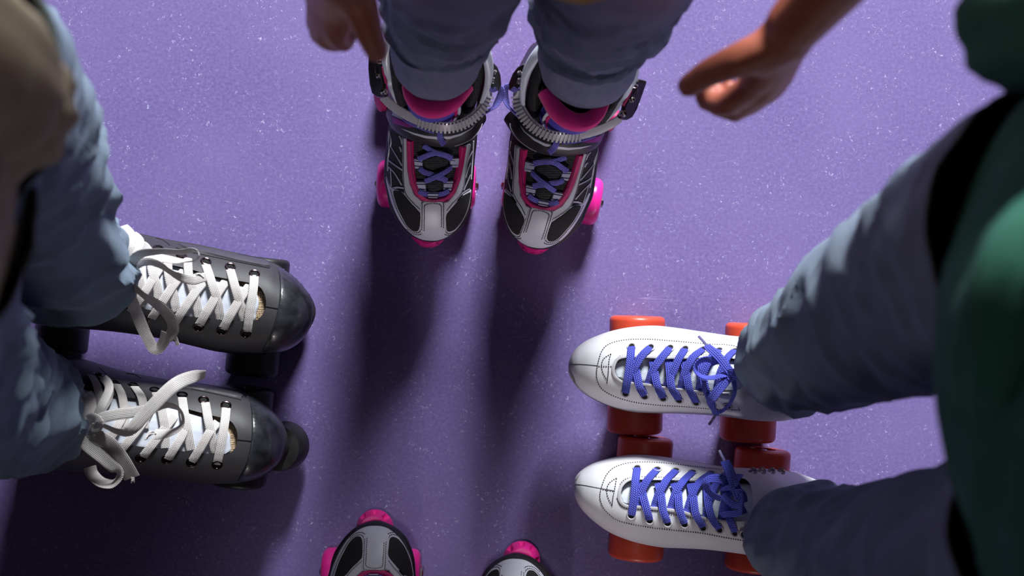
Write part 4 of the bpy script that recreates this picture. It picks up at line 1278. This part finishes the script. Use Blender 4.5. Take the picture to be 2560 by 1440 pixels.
def s4(x, a, b, zt, zw=.112, zb=.092, pw=2.5):
    (X, Y0), (_, Y1) = c4([(x, a), (x, b)])
    return (X, Y0, X, Y1, zb, zw, zt, pw)
bl_st = [s4(-250, 460, 700, .235), s4(-230, 360, 820, .262), s4(-120, 240, 900, .268), s4(20, 150, 960, .270), s4(200, 90, 1010, .268), s4(380, 75, 1040, .262), s4(550, 120, 1062, .248),
         s4(750, 180, 1075, .232), s4(950, 222, 1095, .216), s4(1150, 258, 1128, .204), s4(1350, 282, 1160, .194), s4(1550, 308, 1185, .186), s4(1750, 345, 1190, .180),
         s4(1880, 385, 1176, .177), s4(1980, 438, 1150, .174), s4(2080, 510, 1100, .168), s4(2160, 590, 1035, .160), s4(2205, 660, 970, .148), s4(2228, 725, 905, .135), s4(2240, 780, 860, .120)]
Bl = dict(group='black skates with cream laces', c=c4, mid=(400, 1060), st=bl_st,
    throat=[(420, 330), (700, 400), (1000, 440), (1200, 480), (1350, 522), (1550, 575), (1700, 612), (1765, 655), (1803, 740), (1800, 840), (1760, 905), (1690, 940), (1600, 936), (1380, 915), (1090, 882), (900, 862), (650, 820), (400, 760), (330, 550)],
    mesh=[(1350, 480), (1700, 550), (1850, 660), (1860, 860), (1780, 980), (1400, 980), (1200, 930), (1200, 520)],
    tongue=[(250, 300), (600, 330), (1000, 400), (1300, 500), (1560, 590), (1680, 650), (1730, 740), (1740, 830), (1700, 960), (1300, 960), (900, 920), (500, 850), (250, 760)],
    cap=c4([(1885, 392), (1915, 460), (1932, 560), (1936, 680), (1932, 780), (1918, 880), (1890, 1000), (1845, 1100), (1800, 1182), (1890, 1170), (1990, 1142), (2080, 1092), (2155, 1028), (2205, 950), (2228, 870), (2232, 790), (2215, 700), (2175, 620), (2100, 535), (2000, 455)]),
    ribs=[[(1130, 262), (1370, 290), (1600, 322), (1780, 362), (1860, 402), (1840, 424), (1700, 392), (1500, 352), (1300, 322), (1180, 296)]],
    seams=[[(1380, 340), (1600, 385), (1840, 440)], [(790, 196), (870, 208), (920, 238)], [(1805, 800), (1940, 815)], [(540, 140), (600, 190), (640, 250)]],
    wheels=[((620, 968), (590, 1215)), ((146, 908), (110, 1130))],
    stop=(703, 1117, .0283),
    eyes=[(1495, 440), (1700, 490), (1300, 392), (1050, 348), (850, 302), (680, 285), (530, 215), (1620, 1030), (1385, 1008), (1160, 980), (920, 968), (700, 940)],
    laces=[lift([(1300, 420), (1320, 560), (1350, 720), (1378, 900)], .001, .002, 0, -.003), lift([(1060, 375), (1110, 520), (1140, 700), (1145, 880)], .001, .002, 0, -.002),
           lift([(865, 325), (925, 420), (950, 520), (960, 700)], .002, .004, 0, -.002), lift([(700, 305), (745, 400), (770, 520), (780, 700)], .002, .004, 0, -.002),
           lift([(570, 240), (630, 320), (620, 430), (550, 540)], .002, .005, .004, .002), lift([(470, 220), (520, 330), (540, 440), (530, 560)], .002, .005, .004, .002),
           lift([(1512, 465), (1535, 600), (1570, 760), (1600, 925)], .001, .0035, .0015, -.003),
           lift([(1388, 1000), (1470, 870), (1560, 720), (1625, 640)], .001, .0035, .0025, -.003), lift([(1168, 978), (1240, 860), (1310, 740), (1340, 600)], .001, .0035, .001, -.004),
           lift([(940, 955), (1030, 840), (1140, 700), (1230, 580)], .001, .0035, .0005, -.004), lift([(720, 920), (820, 800), (930, 660), (1010, 520)], .001, .003, .0005, -.004),
           lift([(560, 880), (660, 760), (740, 620), (820, 480)], .001, .003, .0005, -.004),
           lift([(1702, 515), (1690, 660), (1660, 830), (1618, 1025)], .001, .005, .005, .001)],
    bow=[('lace_loop', c4([(490, 650, .262), (560, 605, .268), (700, 570, .272), (860, 550, .273), (1000, 520, .270), (1130, 490, .264), (1230, 500, .256), (1295, 560, .250), (1305, 650, .246), (1250, 715, .243), (1150, 750, .240), (1050, 755, .239)]),
             .0115, [0, 0, 0, 5, 15, 35, 50, 60, 62, 58, 45, 20]),
         ('lace_tail', c4([(540, 655, .264), (620, 690, .266), (700, 725, .267), (780, 735, .269), (860, 680, .272), (960, 570, .275), (1070, 450, .277), (1180, 340, .276), (1280, 270, .272), (1400, 228, .266), (1510, 206, .260)]),
             .0130, [60, 55, 45, 10, 0, 0, 0, 0, 5, 15, 50]),
         ('lace_tail', c4([(440, 740, .256), (540, 790, .257), (640, 850, .252), (720, 950, .244), (790, 1060, .236), (840, 1150, .230)]), .0170, [10, 5, 5, 0, 0, 0]),
         ('lace_loop', c4([(380, 810, .255), (460, 880, .256), (560, 960, .254), (640, 1030, .251), (710, 1085, .248), (718, 1150, .243), (660, 1205, .238), (560, 1190, .235), (480, 1120, .234), (455, 1050, .235)]),
             .0130, [0, 0, 0, 5, 20, 50, 55, 50, 40, 20]),
         ('lace_tail', c4([(480, 640, .262), (520, 580, .266), (570, 480, .268), (630, 350, .262), (620, 280, .254), (575, 235, .248)]), .0085, [0, 0, 0, 10, 30, 30]),
         ('lace_knot', c4([(440, 620, .264), (490, 600, .268), (540, 630, .270), (530, 680, .266), (470, 690, .262)]), .0105, [0, 20, 20, 0, 0]),
         ('lace_tail', c4([(440, 620, .260), (460, 540, .258), (455, 440, .250), (420, 380, .245)]), .0120, [10, 20, 30, 30])],
    tips=[[c4([(1060, 745, .24)])[0], c4([(1010, 740, .24)])[0], c4([(965, 790, .24)])[0]], [c4([(830, 1110, .23)])[0], c4([(845, 1150, .23)])[0], c4([(850, 1185, .23)])[0]]])
black_skate('black skate with cream laces and a round toe stop, lower one on the left', Bl)

# ------------------------------------------------------------------ people
def capsule(a, b, ra, rb, seg=2):
    bm = bmesh.new()
    for c, r in ((a, ra), (b, rb)):
        m = Matrix.Translation(c) @ Matrix.Scale(r, 4)
        bmesh.ops.create_icosphere(bm, subdivisions=seg, radius=1.0, matrix=m)
    h = bmesh.ops.convex_hull(bm, input=bm.verts)
    bmesh.ops.delete(bm, geom=[e for e in h['geom_interior'] + h['geom_unused'] if isinstance(e, bmesh.types.BMVert)], context='VERTS')
    bmesh.ops.recalc_face_normals(bm, faces=bm.faces)
    bm.verts.index_update()
    out = ([v.co.copy() for v in bm.verts], [tuple(v.index for v in f.verts) for f in bm.faces])
    bm.free()
    return out

def chain(pts):
    """pts: (Vector, radius)"""
    return [capsule(a[0], b[0], a[1], b[1]) for a, b in zip(pts, pts[1:])]

def remesh(geos, voxel, smooth=6):
    o = tmp_obj(join(*geos))
    md = o.modifiers.new('r', 'REMESH')
    md.mode = 'VOXEL'
    md.voxel_size = voxel
    md.use_smooth_shade = True
    s = o.modifiers.new('s', 'SMOOTH')
    s.iterations = smooth
    s.factor = 0.5
    g = evaluated(o)
    me = o.data
    bpy.data.objects.remove(o)
    bpy.data.meshes.remove(me)
    return g

def cloth_tube(st, n=72, sub=10, thick=0.0016, folds=0.004, fs=(9, 30), seed=0, rings=None, open_ends=True, hem=None, crease=None):
    """st: (center Vector, ra, rb, axis-u Vector or None). folds run round the tube; rings: (t, amp, width, phase)"""
    rows = [tuple(c) + (a, b) for c, a, b in st]
    S = spline(rows, sub)
    P = [Vector(s[:3]) for s in S]
    m = len(P)
    L = [0.0]
    for a, b in zip(P, P[1:]): L.append(L[-1] + (b - a).length)
    V, VI = [], []
    u = None
    for i in range(m):
        t = (P[min(i + 1, m - 1)] - P[max(i - 1, 0)]).normalized()
        if u is None:
            u = (Vector((1, 0, 0)) - t * t.x)
        else:
            u = u - t * u.dot(t)
        u.normalize()
        v = t.cross(u)
        for j in range(n):
            a = 2 * math.pi * j / n
            d = u * math.cos(a) * S[i][3] + v * math.sin(a) * S[i][4]
            rr = d.length
            dn = d / rr
            q = Vector((math.cos(a) * 1.3, math.sin(a) * 1.3, L[i] * fs[1])) + Vector((seed * 7.3, seed * 3.1, 0))
            f = noise.noise(q) * 0.55 + noise.noise(Vector((q.x * fs[0] * .25, q.y * fs[0] * .25, q.z * 0.35 + 9))) * 0.6
            q2 = Vector((math.cos(a + L[i] * 9) * 2.2, math.sin(a + L[i] * 9) * 2.2, L[i] * fs[1] * 0.6 + 31 + seed))
            f += (1 - abs(noise.noise(q2)) * 4) * 0.35
            w = folds
            if hem is not None:
                w *= min(1.0, 0.25 + L[i] / hem)
            off = f * w
            if crease:
                amp, fq, l0, l1 = crease
                e = min(1.0, max(0.0, (L[i] - l0) / .03)) * min(1.0, max(0.0, (l1 - L[i]) / .05))
                if e > 0:
                    nz = noise.noise(Vector((math.cos(a - .6) * .75 + seed, math.sin(a - .6) * .75, L[i] * fq + math.cos(a - 1.2) * .5)))
                    off += amp * e * ((1 - min(1.0, abs(nz) * 3.2)) ** 1.5 - .35)
            if rings:
                for (z0, amp, wid, tilt, ph) in rings:
                    e = (L[i] - z0 - tilt * math.cos(a - ph)) / wid
                    off += amp * math.exp(-e * e)
            p = P[i] + dn * (rr + off)
            V.append(p)
            VI.append(P[i] + dn * (rr + off - thick))
    F = grid_faces(m, n, False, True)
    k = len(V)
    G = [tuple(reversed([i + k for i in f])) for f in F]
    for e in (0, (m - 1) * n):
        for j in range(n):
            a, b = e + j, e + (j + 1) % n
            G.append((a, b, b + k, a + k) if e == 0 else (b, a, a + k, b + k))
    return fix_normals((V + VI, F + G))

def hem_roll(g_first, w):
    return None

def legpath(pts):
    """(px, py, z, ra, rb)"""
    return [(W(a, b, z), r1, r2) for a, b, z, r1, r2 in pts]

def head_geos(c, face, r=0.1):
    f = Vector(face).normalized()
    f.z = 0
    f.normalize()
    s = Vector((-f.y, f.x, 0))
    z = Vector((0, 0, 1))
    g = [capsule(c + z * .02 - f * .012, c + z * .015 + f * .01, r * .86, r * .80), capsule(c + f * .02 - z * .045, c + f * .045 - z * .085, r * .58, r * .36),
         capsule(c + f * .082 + z * .0, c + f * .104 - z * .03, .009, .013)]
    for k in (-1, 1):
        g.append(capsule(c + s * k * .082 - z * .01, c + s * k * .084 - z * .04 - f * .004, .016, .011))
        g.append(capsule(c + f * .075 + s * k * .034 + z * .024, c + f * .078 + s * k * .018 + z * .022, .010, .009))
    g.append(capsule(c + f * .080 - z * .062 + s * .018, c + f * .080 - z * .062 - s * .018, .008, .008))
    return g

def hair_geo(c, face, r=0.1, length=0.0):
    f = Vector((face[0], face[1], 0)).normalized()
    z = Vector((0, 0, 1))
    g = [capsule(c + z * .03 - f * .022, c + z * .05 - f * .002, r * .92, r * .80), capsule(c - f * .05 + z * .02, c - f * .055 - z * (.06 + length), r * .62, r * .5)]
    return remesh(g, .005, 4)

def arm_hand(shoulder, elbow, wrist, palm, hand_k, fingers, thumb, r0=.042, r1=.03, rw=.021):
    g = chain([(shoulder, r0), (shoulder.lerp(elbow, .5), (r0 + r1) * .5), (elbow, r1), (elbow.lerp(wrist, .35), r1 * 1.02), (wrist, rw)])
    for a, b, ra, rb in palm:
        g.append(capsule(a, b, ra, rb))
    for fch in fingers + [thumb]:
        g += chain(fch)
    return g

def torso_geos(hip, chest, width, depth, side, neck):
    """hip, chest centres; side is the left-right direction"""
    s = Vector(side).normalized()
    g = []
    rows = [(hip, width * .42, depth * .50), (hip.lerp(chest, .3), width * .36, depth * .46), (hip.lerp(chest, .65), width * .40, depth * .5), (chest, width * .46, depth * .5)]
    for (a, wa, da), (b, wb, db) in zip(rows, rows[1:]):
        for k in (-1, -.5, 0, .5, 1):
            g.append(capsule(a + s * k * (wa - da * .8), b + s * k * (wb - db * .8), da, db))
    for k in (-1, 1):
        g.append(capsule(chest, chest + s * k * width * .46 + Vector((0, 0, .02)), depth * .42, .040))
    g.append(capsule(chest, neck, .055, .048))
    return g

def leg_geos(hipj, knee, ankle, toe, r=(.075, .048, .032)):
    g = chain([(hipj, r[0]), (hipj.lerp(knee, .5), r[0] * .86), (knee, r[1]), (knee.lerp(ankle, .3), r[1] * .98), (ankle, r[2])])
    low = Vector((ankle.x, ankle.y, .150))
    mid = low.lerp(toe, .55)
    mid.z = .130
    g += chain([(ankle, r[2]), (low, .026), (mid, .020), (Vector((toe.x, toe.y, .118)), .012)])
    return g

def person(label, base):
    return Thing('person', label, 'person', base)

# ---- the child facing down at the top: grey-blue jeans, yellow top, hands hanging
def top_child():
    t = person('child in grey-blue jeans at the top, arms hanging, hands loosely closed', W(1280, 180, 0))
    hl, hr = W(1165, -420, .78), W(1420, -400, .78)
    la, ra = W(1090, 130, .22), W(1465, 148, .22)
    lk, rk = W(1130, -90, .48), W(1545, -95, .48)
    hip = (hl + hr) / 2 + Vector((0, .01, .06))
    chest = hip + Vector((0, .03, .34))
    neck = chest + Vector((0, -.01, .13))
    head = neck + Vector((0, -.02, .13))
    g = torso_geos(hip, chest, .245, .125, (1, 0, 0), neck)
    g += chain([(neck, .046), (head - Vector((0, 0, .06)), .046)]) + head_geos(head, (0, -1, 0), .092)
    g += leg_geos(hl, lk, la, W(1078, 480, .12), (.066, .044, .030))
    g += leg_geos(hr, rk, ra, W(1350, 490, .12), (.066, .044, .030))
    # right-hand side of the picture
    sh = chest + Vector((.14, 0, .03))
    el = Vector((.30, .30, .86))
    wr = W(1985, 62, .715)
    ix = [(W(1880, 212, .652), .0105), (W(1812, 262, .628), .0100), (W(1768, 250, .612), .0092), (W(1758, 214, .618), .0082)]
    md = [(W(1900, 228, .640), .0110), (W(1838, 282 - 8, .606), .0104), (W(1792, 262, .586), .0094), (W(1790, 228, .592), .0082)]
    rg = [(W(1925, 222, .628), .0105), (W(1868, 262, .588), .0100), (W(1822, 250, .566), .0090), (W(1824, 222, .572), .0080)]
    pk = [(W(1945, 200, .618), .0092), (W(1900, 232, .576), .0086), (W(1866, 224, .556), .0078), (W(1866, 204, .560), .0070)]
    th = [(W(1925, 118, .700), .0150), (W(1850, 150, .690), .0135), (W(1775, 180, .674), .0108), (W(1722, 215, .658), .0092)]
    palm = [(wr, W(1893, 195, .66), .020, .0125), (wr, W(1912, 212, .645), .019, .0125), (wr, W(1932, 208, .630), .018, .0120), (wr, W(1950, 190, .620), .017, .0110),
            (W(1970, 90, .705), W(1905, 140, .688), .020, .0155), (W(1893, 195, .66), W(1950, 190, .620), .0125, .0110)]
    g += arm_hand(sh, el, wr, palm, 1, [ix, md, rg, pk], th, .036, .030, .0205)
    # left-hand side of the picture
    sh = chest + Vector((-.14, 0, .03))
    el = Vector((-.20, .34, .84))
    wr = W(842, -62, .705)
    ix = [(W(862, 28, .655), .0105), (W(842, 84, .632), .0100), (W(858, 104, .612), .0090), (W(872, 80, .612), .0082)]
    md = [(W(838, 30, .648), .0110), (W(816, 94, .610), .0102), (W(838, 104, .590), .0092), (W(852, 82, .594), .0082)]
    rg = [(W(814, 20, .640), .0105), (W(802, 84, .594), .0098), (W(820, 96, .570), .0090), (W(836, 78, .574), .0080)]
    pk = [(W(794, 2, .632), .0095), (W(790, 58, .588), .0086), (W(806, 74, .562), .0078), (W(820, 62, .562), .0070)]
    th = [(W(888, -20, .690), .0150), (W(906, 30, .682), .0130), (W(925, 88, .672), .0108), (W(942, 128, .662), .0092)]
    palm = [(wr, W(862, 20, .66), .020, .0125), (wr, W(838, 20, .650), .019, .0125), (wr, W(812, 8, .640), .019, .0120), (wr, W(794, -10, .632), .018, .0110),
            (W(862, -50, .698), W(885, -10, .688), .020, .0155), (W(862, 20, .66), W(794, -8, .632), .0125, .0110)]
    g += arm_hand(sh, el, wr, palm, -1, [ix, md, rg, pk], th, .036, .030, .0205)
    t.part('body', remesh(g, .0032, 4), 'skin', smooth=None)
    t.part('hair', hair_geo(head, (0, -1, 0), .094, .04), 'hair', smooth=None)
    lower = lambda pts, **k: cloth_tube(legpath(pts), **k)
    jl = lower([(1092, 146, .252, .0455, .044), (1094, 126, .285, .0460, .045), (1098, 100, .310, .0450, .043), (1106, 62, .332, .0500, .047), (1110, 30, .36, .0530, .050), (1122, -20, .43, .0580, .055),
                (1134, -90, .50, .0620, .060), (1150, -200, .60, .0700, .068), (1165, -330, .70, .0780, .078), (1180, -450, .78, .0800, .085)], folds=.0035, fs=(8, 22), seed=1, hem=.05, crease=(.007, 34, .06, .30),
               rings=[(.082, .0055, .009, .006, 1.2), (.110, .0030, .008, .012, 1.2), (.145, .0035, .010, -.012, .6), (.185, .003, .012, .014, 2.0)])
    jr = lower([(1470, 156, .248, .0500, .048), (1473, 136, .280, .0510, .048), (1478, 106, .308, .0500, .047), (1486, 72, .332, .0560, .051), (1494, 38, .36, .0600, .055), (1518, -18, .43, .0650, .060),
                (1546, -95, .50, .0680, .064), (1560, -200, .60, .0720, .070), (1540, -330, .70, .0780, .078), (1470, -450, .78, .0800, .085)], folds=.0035, fs=(8, 24), seed=3, hem=.05, crease=(.007, 36, .06, .30),
               rings=[(.080, .0060, .009, .008, 1.8), (.108, .0035, .007, .012, 1.8), (.135, .0035, .008, -.010, 1.0), (.165, .0035, .009, .012, 2.4), (.205, .003, .012, .012, .4)])
    hp = cloth_tube([((hl + hr) / 2 + Vector((0, 0, -.05)), .130, .086), (hip, .128, .082), (hip + Vector((0, 0, .06)), .118, .074)], folds=.002, seed=5)
    t.part('jeans', join(jl, jr, hp), 'denim', label='grey-blue jeans bunched above the ankles')
    sh = cloth_tube([(Vector((.050, .300, .715)), .125, .103), (hip + Vector((.012, .005, .02)), .150, .104), (hip.lerp(chest, .5), .140, .095), (chest, .155, .098), (chest + Vector((0, 0, .06)), .12, .07), (neck - Vector((0, 0, .03)), .06, .055)],
                    folds=.005, fs=(6, 12), seed=9)
    ss = []
    for k, e in ((1, Vector((.30, .30, .86))), (-1, Vector((-.20, .34, .84)))):
        a = chest + Vector((.15 * k, 0, .03))
        ss.append(cloth_tube([(a.lerp(e, .55), .050, .050), (a.lerp(e, .25), .052, .052), (a, .052, .054), (a + Vector((-.06 * k, 0, .03)), .044, .046)], folds=.004, seed=80 + k))
    t.part('shirt', join(sh, *ss), 'yellow', label='yellow shirt')
top_child()

# ---- the person on the left: blue jeans and khaki jacket
def left_person():
    t = person('person on the left in baggy blue jeans and a khaki jacket, facing right', W(60, 800, 0))
    hl, hr = W(-230, 200, .82), W(-330, 560, .82)
    lk, rk = W(10, 420, .50), W(-120, 960, .50)
    la, ra = W(190, 690, .22), W(50, 1040, .22)
    hip = (hl + hr) / 2 + Vector((-.02, 0, .06))
    chest = hip + Vector((.0, .0, .42))
    neck = chest + Vector((.02, 0, .15))
    head = neck + Vector((.02, 0, .15))
    g = torso_geos(hip, chest, .31, .155, (0, 1, 0), neck)
    g += chain([(neck, .054), (head - Vector((0, 0, .06)), .054)]) + head_geos(head, (1, 0, 0), .1)
    g += leg_geos(hl, lk, la, W(560, 755, .12)) + leg_geos(hr, rk, ra, W(480, 1070, .12))
    for s, cuff in ((1, W(-75, 300, .85)), (-1, W(-420, 1000, .85))):
        sh = chest + Vector((0, .165 * s, .04))
        el = sh.lerp(cuff, .5) + Vector((-.05, .03 * s, 0))
        pm = cuff + Vector((-.02, 0, .0))
        fg = [[(pm + Vector((.012 * (k - 1.5), 0, -.01)), .009), (pm + Vector((.012 * (k - 1.5) - .01, -.008 * s, -.03)), .0085), (pm + Vector((.012 * (k - 1.5) - .015, -.018 * s, -.018)), .0075)] for k in range(4)]
        th = [(pm + Vector((.016, -.01 * s, .01)), .012), (pm + Vector((.022, -.016 * s, -.01)), .009), (pm + Vector((.018, -.024 * s, -.022)), .008)]
        g += arm_hand(sh, el, cuff + Vector((0, 0, .0)), [(cuff, pm + Vector((-.015, 0, -.02)), .024, .014), (cuff, pm + Vector((.015, 0, -.02)), .024, .014)], 1, fg, th, .045, .034, .025)
    t.part('body', remesh(g, .005, 4), 'skin', smooth=None)
    t.part('hair', hair_geo(head, (1, 0, 0), .102), 'hair', smooth=None)
    ju = cloth_tube(legpath([(178, 690, .225, .0670, .050), (170, 688, .250, .0700, .052), (145, 662, .290, .0700, .052), (118, 620, .335, .0720, .056), (95, 535, .41, .0660, .062), (45, 440, .49, .0740, .070),
                              (-20, 350, .58, .0790, .076), (-95, 262, .68, .0860, .084), (-190, 205, .78, .0920, .092), (-260, 190, .86, .0980, .100)]), folds=.0085, fs=(7, 11), seed=11, hem=.06, crease=(.008, 17, .02, .6),
                     rings=[(.06, .004, .012, .03, 2.2), (.12, .005, .014, .035, 2.6), (.20, .006, .018, .05, 2.4)])
    jd = cloth_tube(legpath([(38, 1038, .215, .0740, .060), (30, 1036, .245, .0760, .063), (-5, 1024, .300, .0780, .065), (-30, 1008, .360, .0720, .068), (-110, 985, .45, .0760, .074), (-190, 900, .58, .0800, .080),
                              (-270, 780, .70, .088, .088), (-330, 620, .80, .094, .096), (-350, 540, .86, .098, .100)]), folds=.0080, fs=(7, 9), seed=14, hem=.04, crease=(.010, 26, .01, .6),
                     rings=[(.05, .003, .014, .02, 1.0)])
    hp = cloth_tube([((hl + hr) / 2 + Vector((-.02, 0, -.03)), .105, .165), (hip, .108, .168), (hip + Vector((0, 0, .10)), .100, .155)], folds=.002, seed=5)
    t.part('jeans', join(ju, jd, hp), 'denim_pale', label='baggy faded blue jeans')
    jk = cloth_tube([(hip + Vector((-.02, .01, -.03)), .128, .20), (hip + Vector((-.01, 0, .06)), .132, .20), (hip.lerp(chest, .5), .130, .195), (chest, .135, .205), (chest + Vector((0, 0, .09)), .10, .15), (neck - Vector((0, 0, .03)), .065, .068)],
                    folds=.008, fs=(7, 10), seed=21)
    sl = []
    for s, pts in ((1, [(-66, 268, .842), (-84, 235, .865), (-205, 100, .93)]), (-1, [(-420, 1000, .85), (-430, 990, .87), (-460, 950, .95)])):
        sh = chest + Vector((0, .17 * s, .05))
        a = [(W(*p), .055 if i < 2 else .058, .050 if i < 2 else .058) for i, p in enumerate(pts)]
        a.append((a[-1][0].lerp(sh, .5) + Vector((-.02, .02 * s, 0)), .062, .064))
        a.append((sh, .060, .060))
        a.append((sh + Vector((.0, -.07 * s, .035)), .050, .052))
        sl.append(cloth_tube(a, folds=.007, fs=(8, 18), seed=30 + s, rings=[(.012, .004, .010, 0, 0)]))
    t.part('jacket', join(jk, *sl), 'khaki', label='khaki jacket')
left_person()

# ---- the person on the right: dark jeans and green top
def right_person():
    t = person('person on the right in dark blue jeans and a green sweatshirt, facing left', W(2000, 1080, 0))
    hl, hr = W(2780, 560, .84), W(2800, 1300, .84)
    lk, rk = W(2215, 790, .48), W(2260, 1425, .48)
    la, ra = W(1985, 915, .22), W(2010, 1300, .22)
    hip = Vector((.375, -.055, .90))
    chest = hip + Vector((.02, 0, .40))
    neck = chest + Vector((-.02, 0, .15))
    head = neck + Vector((-.02, 0, .15))
    g = torso_geos(hip, chest, .31, .155, (0, 1, 0), neck)
    g += chain([(neck, .054), (head - Vector((0, 0, .06)), .054)]) + head_geos(head, (-1, 0, 0), .1)
    g += leg_geos(hl, lk, la, W(1590, 925, .12)) + leg_geos(hr, rk, ra, W(1600, 1245, .12))
    elb = W(2570, 60, .88)
    for s in (1, -1):
        sh = chest + Vector((0, .165 * s, .04))
        el = elb if s == 1 else Vector((.42, -.36, 1.02))
        wr = Vector((el.x + .15, el.y - .02 * s, el.z - .10))
        pm = wr + Vector((.05, -.01 * s, -.03))
        fg = [[(pm + Vector((.02, 0, .012 * (k - 1.5))), .009), (pm + Vector((.05, -.01 * s, .012 * (k - 1.5) - .01)), .0085), (pm + Vector((.065, -.03 * s, .012 * (k - 1.5) - .015)), .0075)] for k in range(4)]
        th = [(pm + Vector((0, -.01 * s, .02)), .012), (pm + Vector((.03, -.02 * s, .03)), .009), (pm + Vector((.05, -.03 * s, .028)), .008)]
        g += arm_hand(sh, el, wr, [(wr, pm + Vector((.02, 0, .014)), .024, .014), (wr, pm + Vector((.02, 0, -.014)), .024, .014)], 1, fg, th, .045, .030, .024)
    t.part('body', remesh(g, .005, 4), 'skin', smooth=None)
    t.part('hair', hair_geo(head, (-1, 0, 0), .102, .05), 'hair', smooth=None)
    ju = cloth_tube(legpath([(1962, 905, .232, .0500, .047), (1970, 902, .255, .0530, .050), (1995, 890, .295, .0560, .053), (2035, 868, .340, .0600, .057), (2090, 838, .40, .0650, .062), (2165, 800, .47, .0720, .070),
                              (2260, 752, .55, .0780, .076), (2370, 700, .64, .0840, .082), (2520, 640, .74, .0900, .090), (2700, 590, .84, .0960, .096)]), folds=.0070, fs=(7, 11), seed=41, hem=.05, crease=(.0045, 16, .02, .6),
                     rings=[(.06, .004, .012, .03, 2.4), (.115, .004, .013, -.03, 2.0), (.20, .004, .02, .04, 2.6)])
    jd = cloth_tube(legpath([(1998, 1338, .228, .0540, .050), (2004, 1342, .250, .0570, .053), (2032, 1360, .295, .0600, .056), (2080, 1385, .345, .0640, .060), (2150, 1398, .41, .0690, .066), (2250, 1425, .50, .0740, .072),
                              (2360, 1440, .59, .0790, .078), (2500, 1440, .69, .0850, .084), (2660, 1400, .78, .0900, .092), (2780, 1330, .86, .0960, .096)]), folds=.0065, fs=(6, 10), seed=44, hem=.05, crease=(.004, 16, .02, .6),
                     rings=[(.06, .004, .014, .03, 3.6), (.13, .004, .016, .03, 3.0)])
    hp = cloth_tube([(hip + Vector((.01, 0, -.08)), .105, .165), (hip, .108, .168), (hip + Vector((0, 0, .10)), .100, .155)], folds=.002, seed=5)
    t.part('jeans', join(ju, jd, hp), 'denim_dark', label='dark blue jeans')
    jk = cloth_tube([(hip + Vector((.0, -.005, -.06)), .120, .200), (hip + Vector((.0, 0, .0)), .126, .205), (hip + Vector((.01, 0, .12)), .122, .200), (hip.lerp(chest, .6), .122, .195), (chest, .135, .205), (chest + Vector((0, 0, .09)), .10, .15), (neck - Vector((0, 0, .03)), .065, .068)],
                    folds=.007, fs=(6, 9), seed=51, rings=[(.008, -.006, .012, 0, 0)])
    sl = []
    for s in (1, -1):
        sh = chest + Vector((0, .17 * s, .05))
        el = elb if s == 1 else Vector((.42, -.36, 1.02))
        wr = Vector((el.x + .15, el.y - .02 * s, el.z - .10))
        a = [(wr, .032, .032), (wr.lerp(el, .5), .036, .036), (el + Vector((.014, 0, -.012)), .038, .038), (el + Vector((.0, 0, .02)), .040, .040), (el.lerp(sh, .5), .050, .052), (sh, .058, .060), (sh + Vector((.0, -.07 * s, .035)), .050, .052)]
        sl.append(cloth_tube(a, folds=.005, fs=(8, 18), seed=60 + s))
    pk = cloth_tube([(W(2490, 980, .90), .022, .022), (W(2520, 900, .93), .034, .034), (W(2590, 780, .96), .040, .040), (W(2690, 640, .98), .040, .040), (W(2800, 540, 1.0), .028, .028)], folds=.006, fs=(8, 16), seed=71)
    t.part('sweatshirt', join(jk, pk, *sl), 'green', label='green sweatshirt')
right_person()
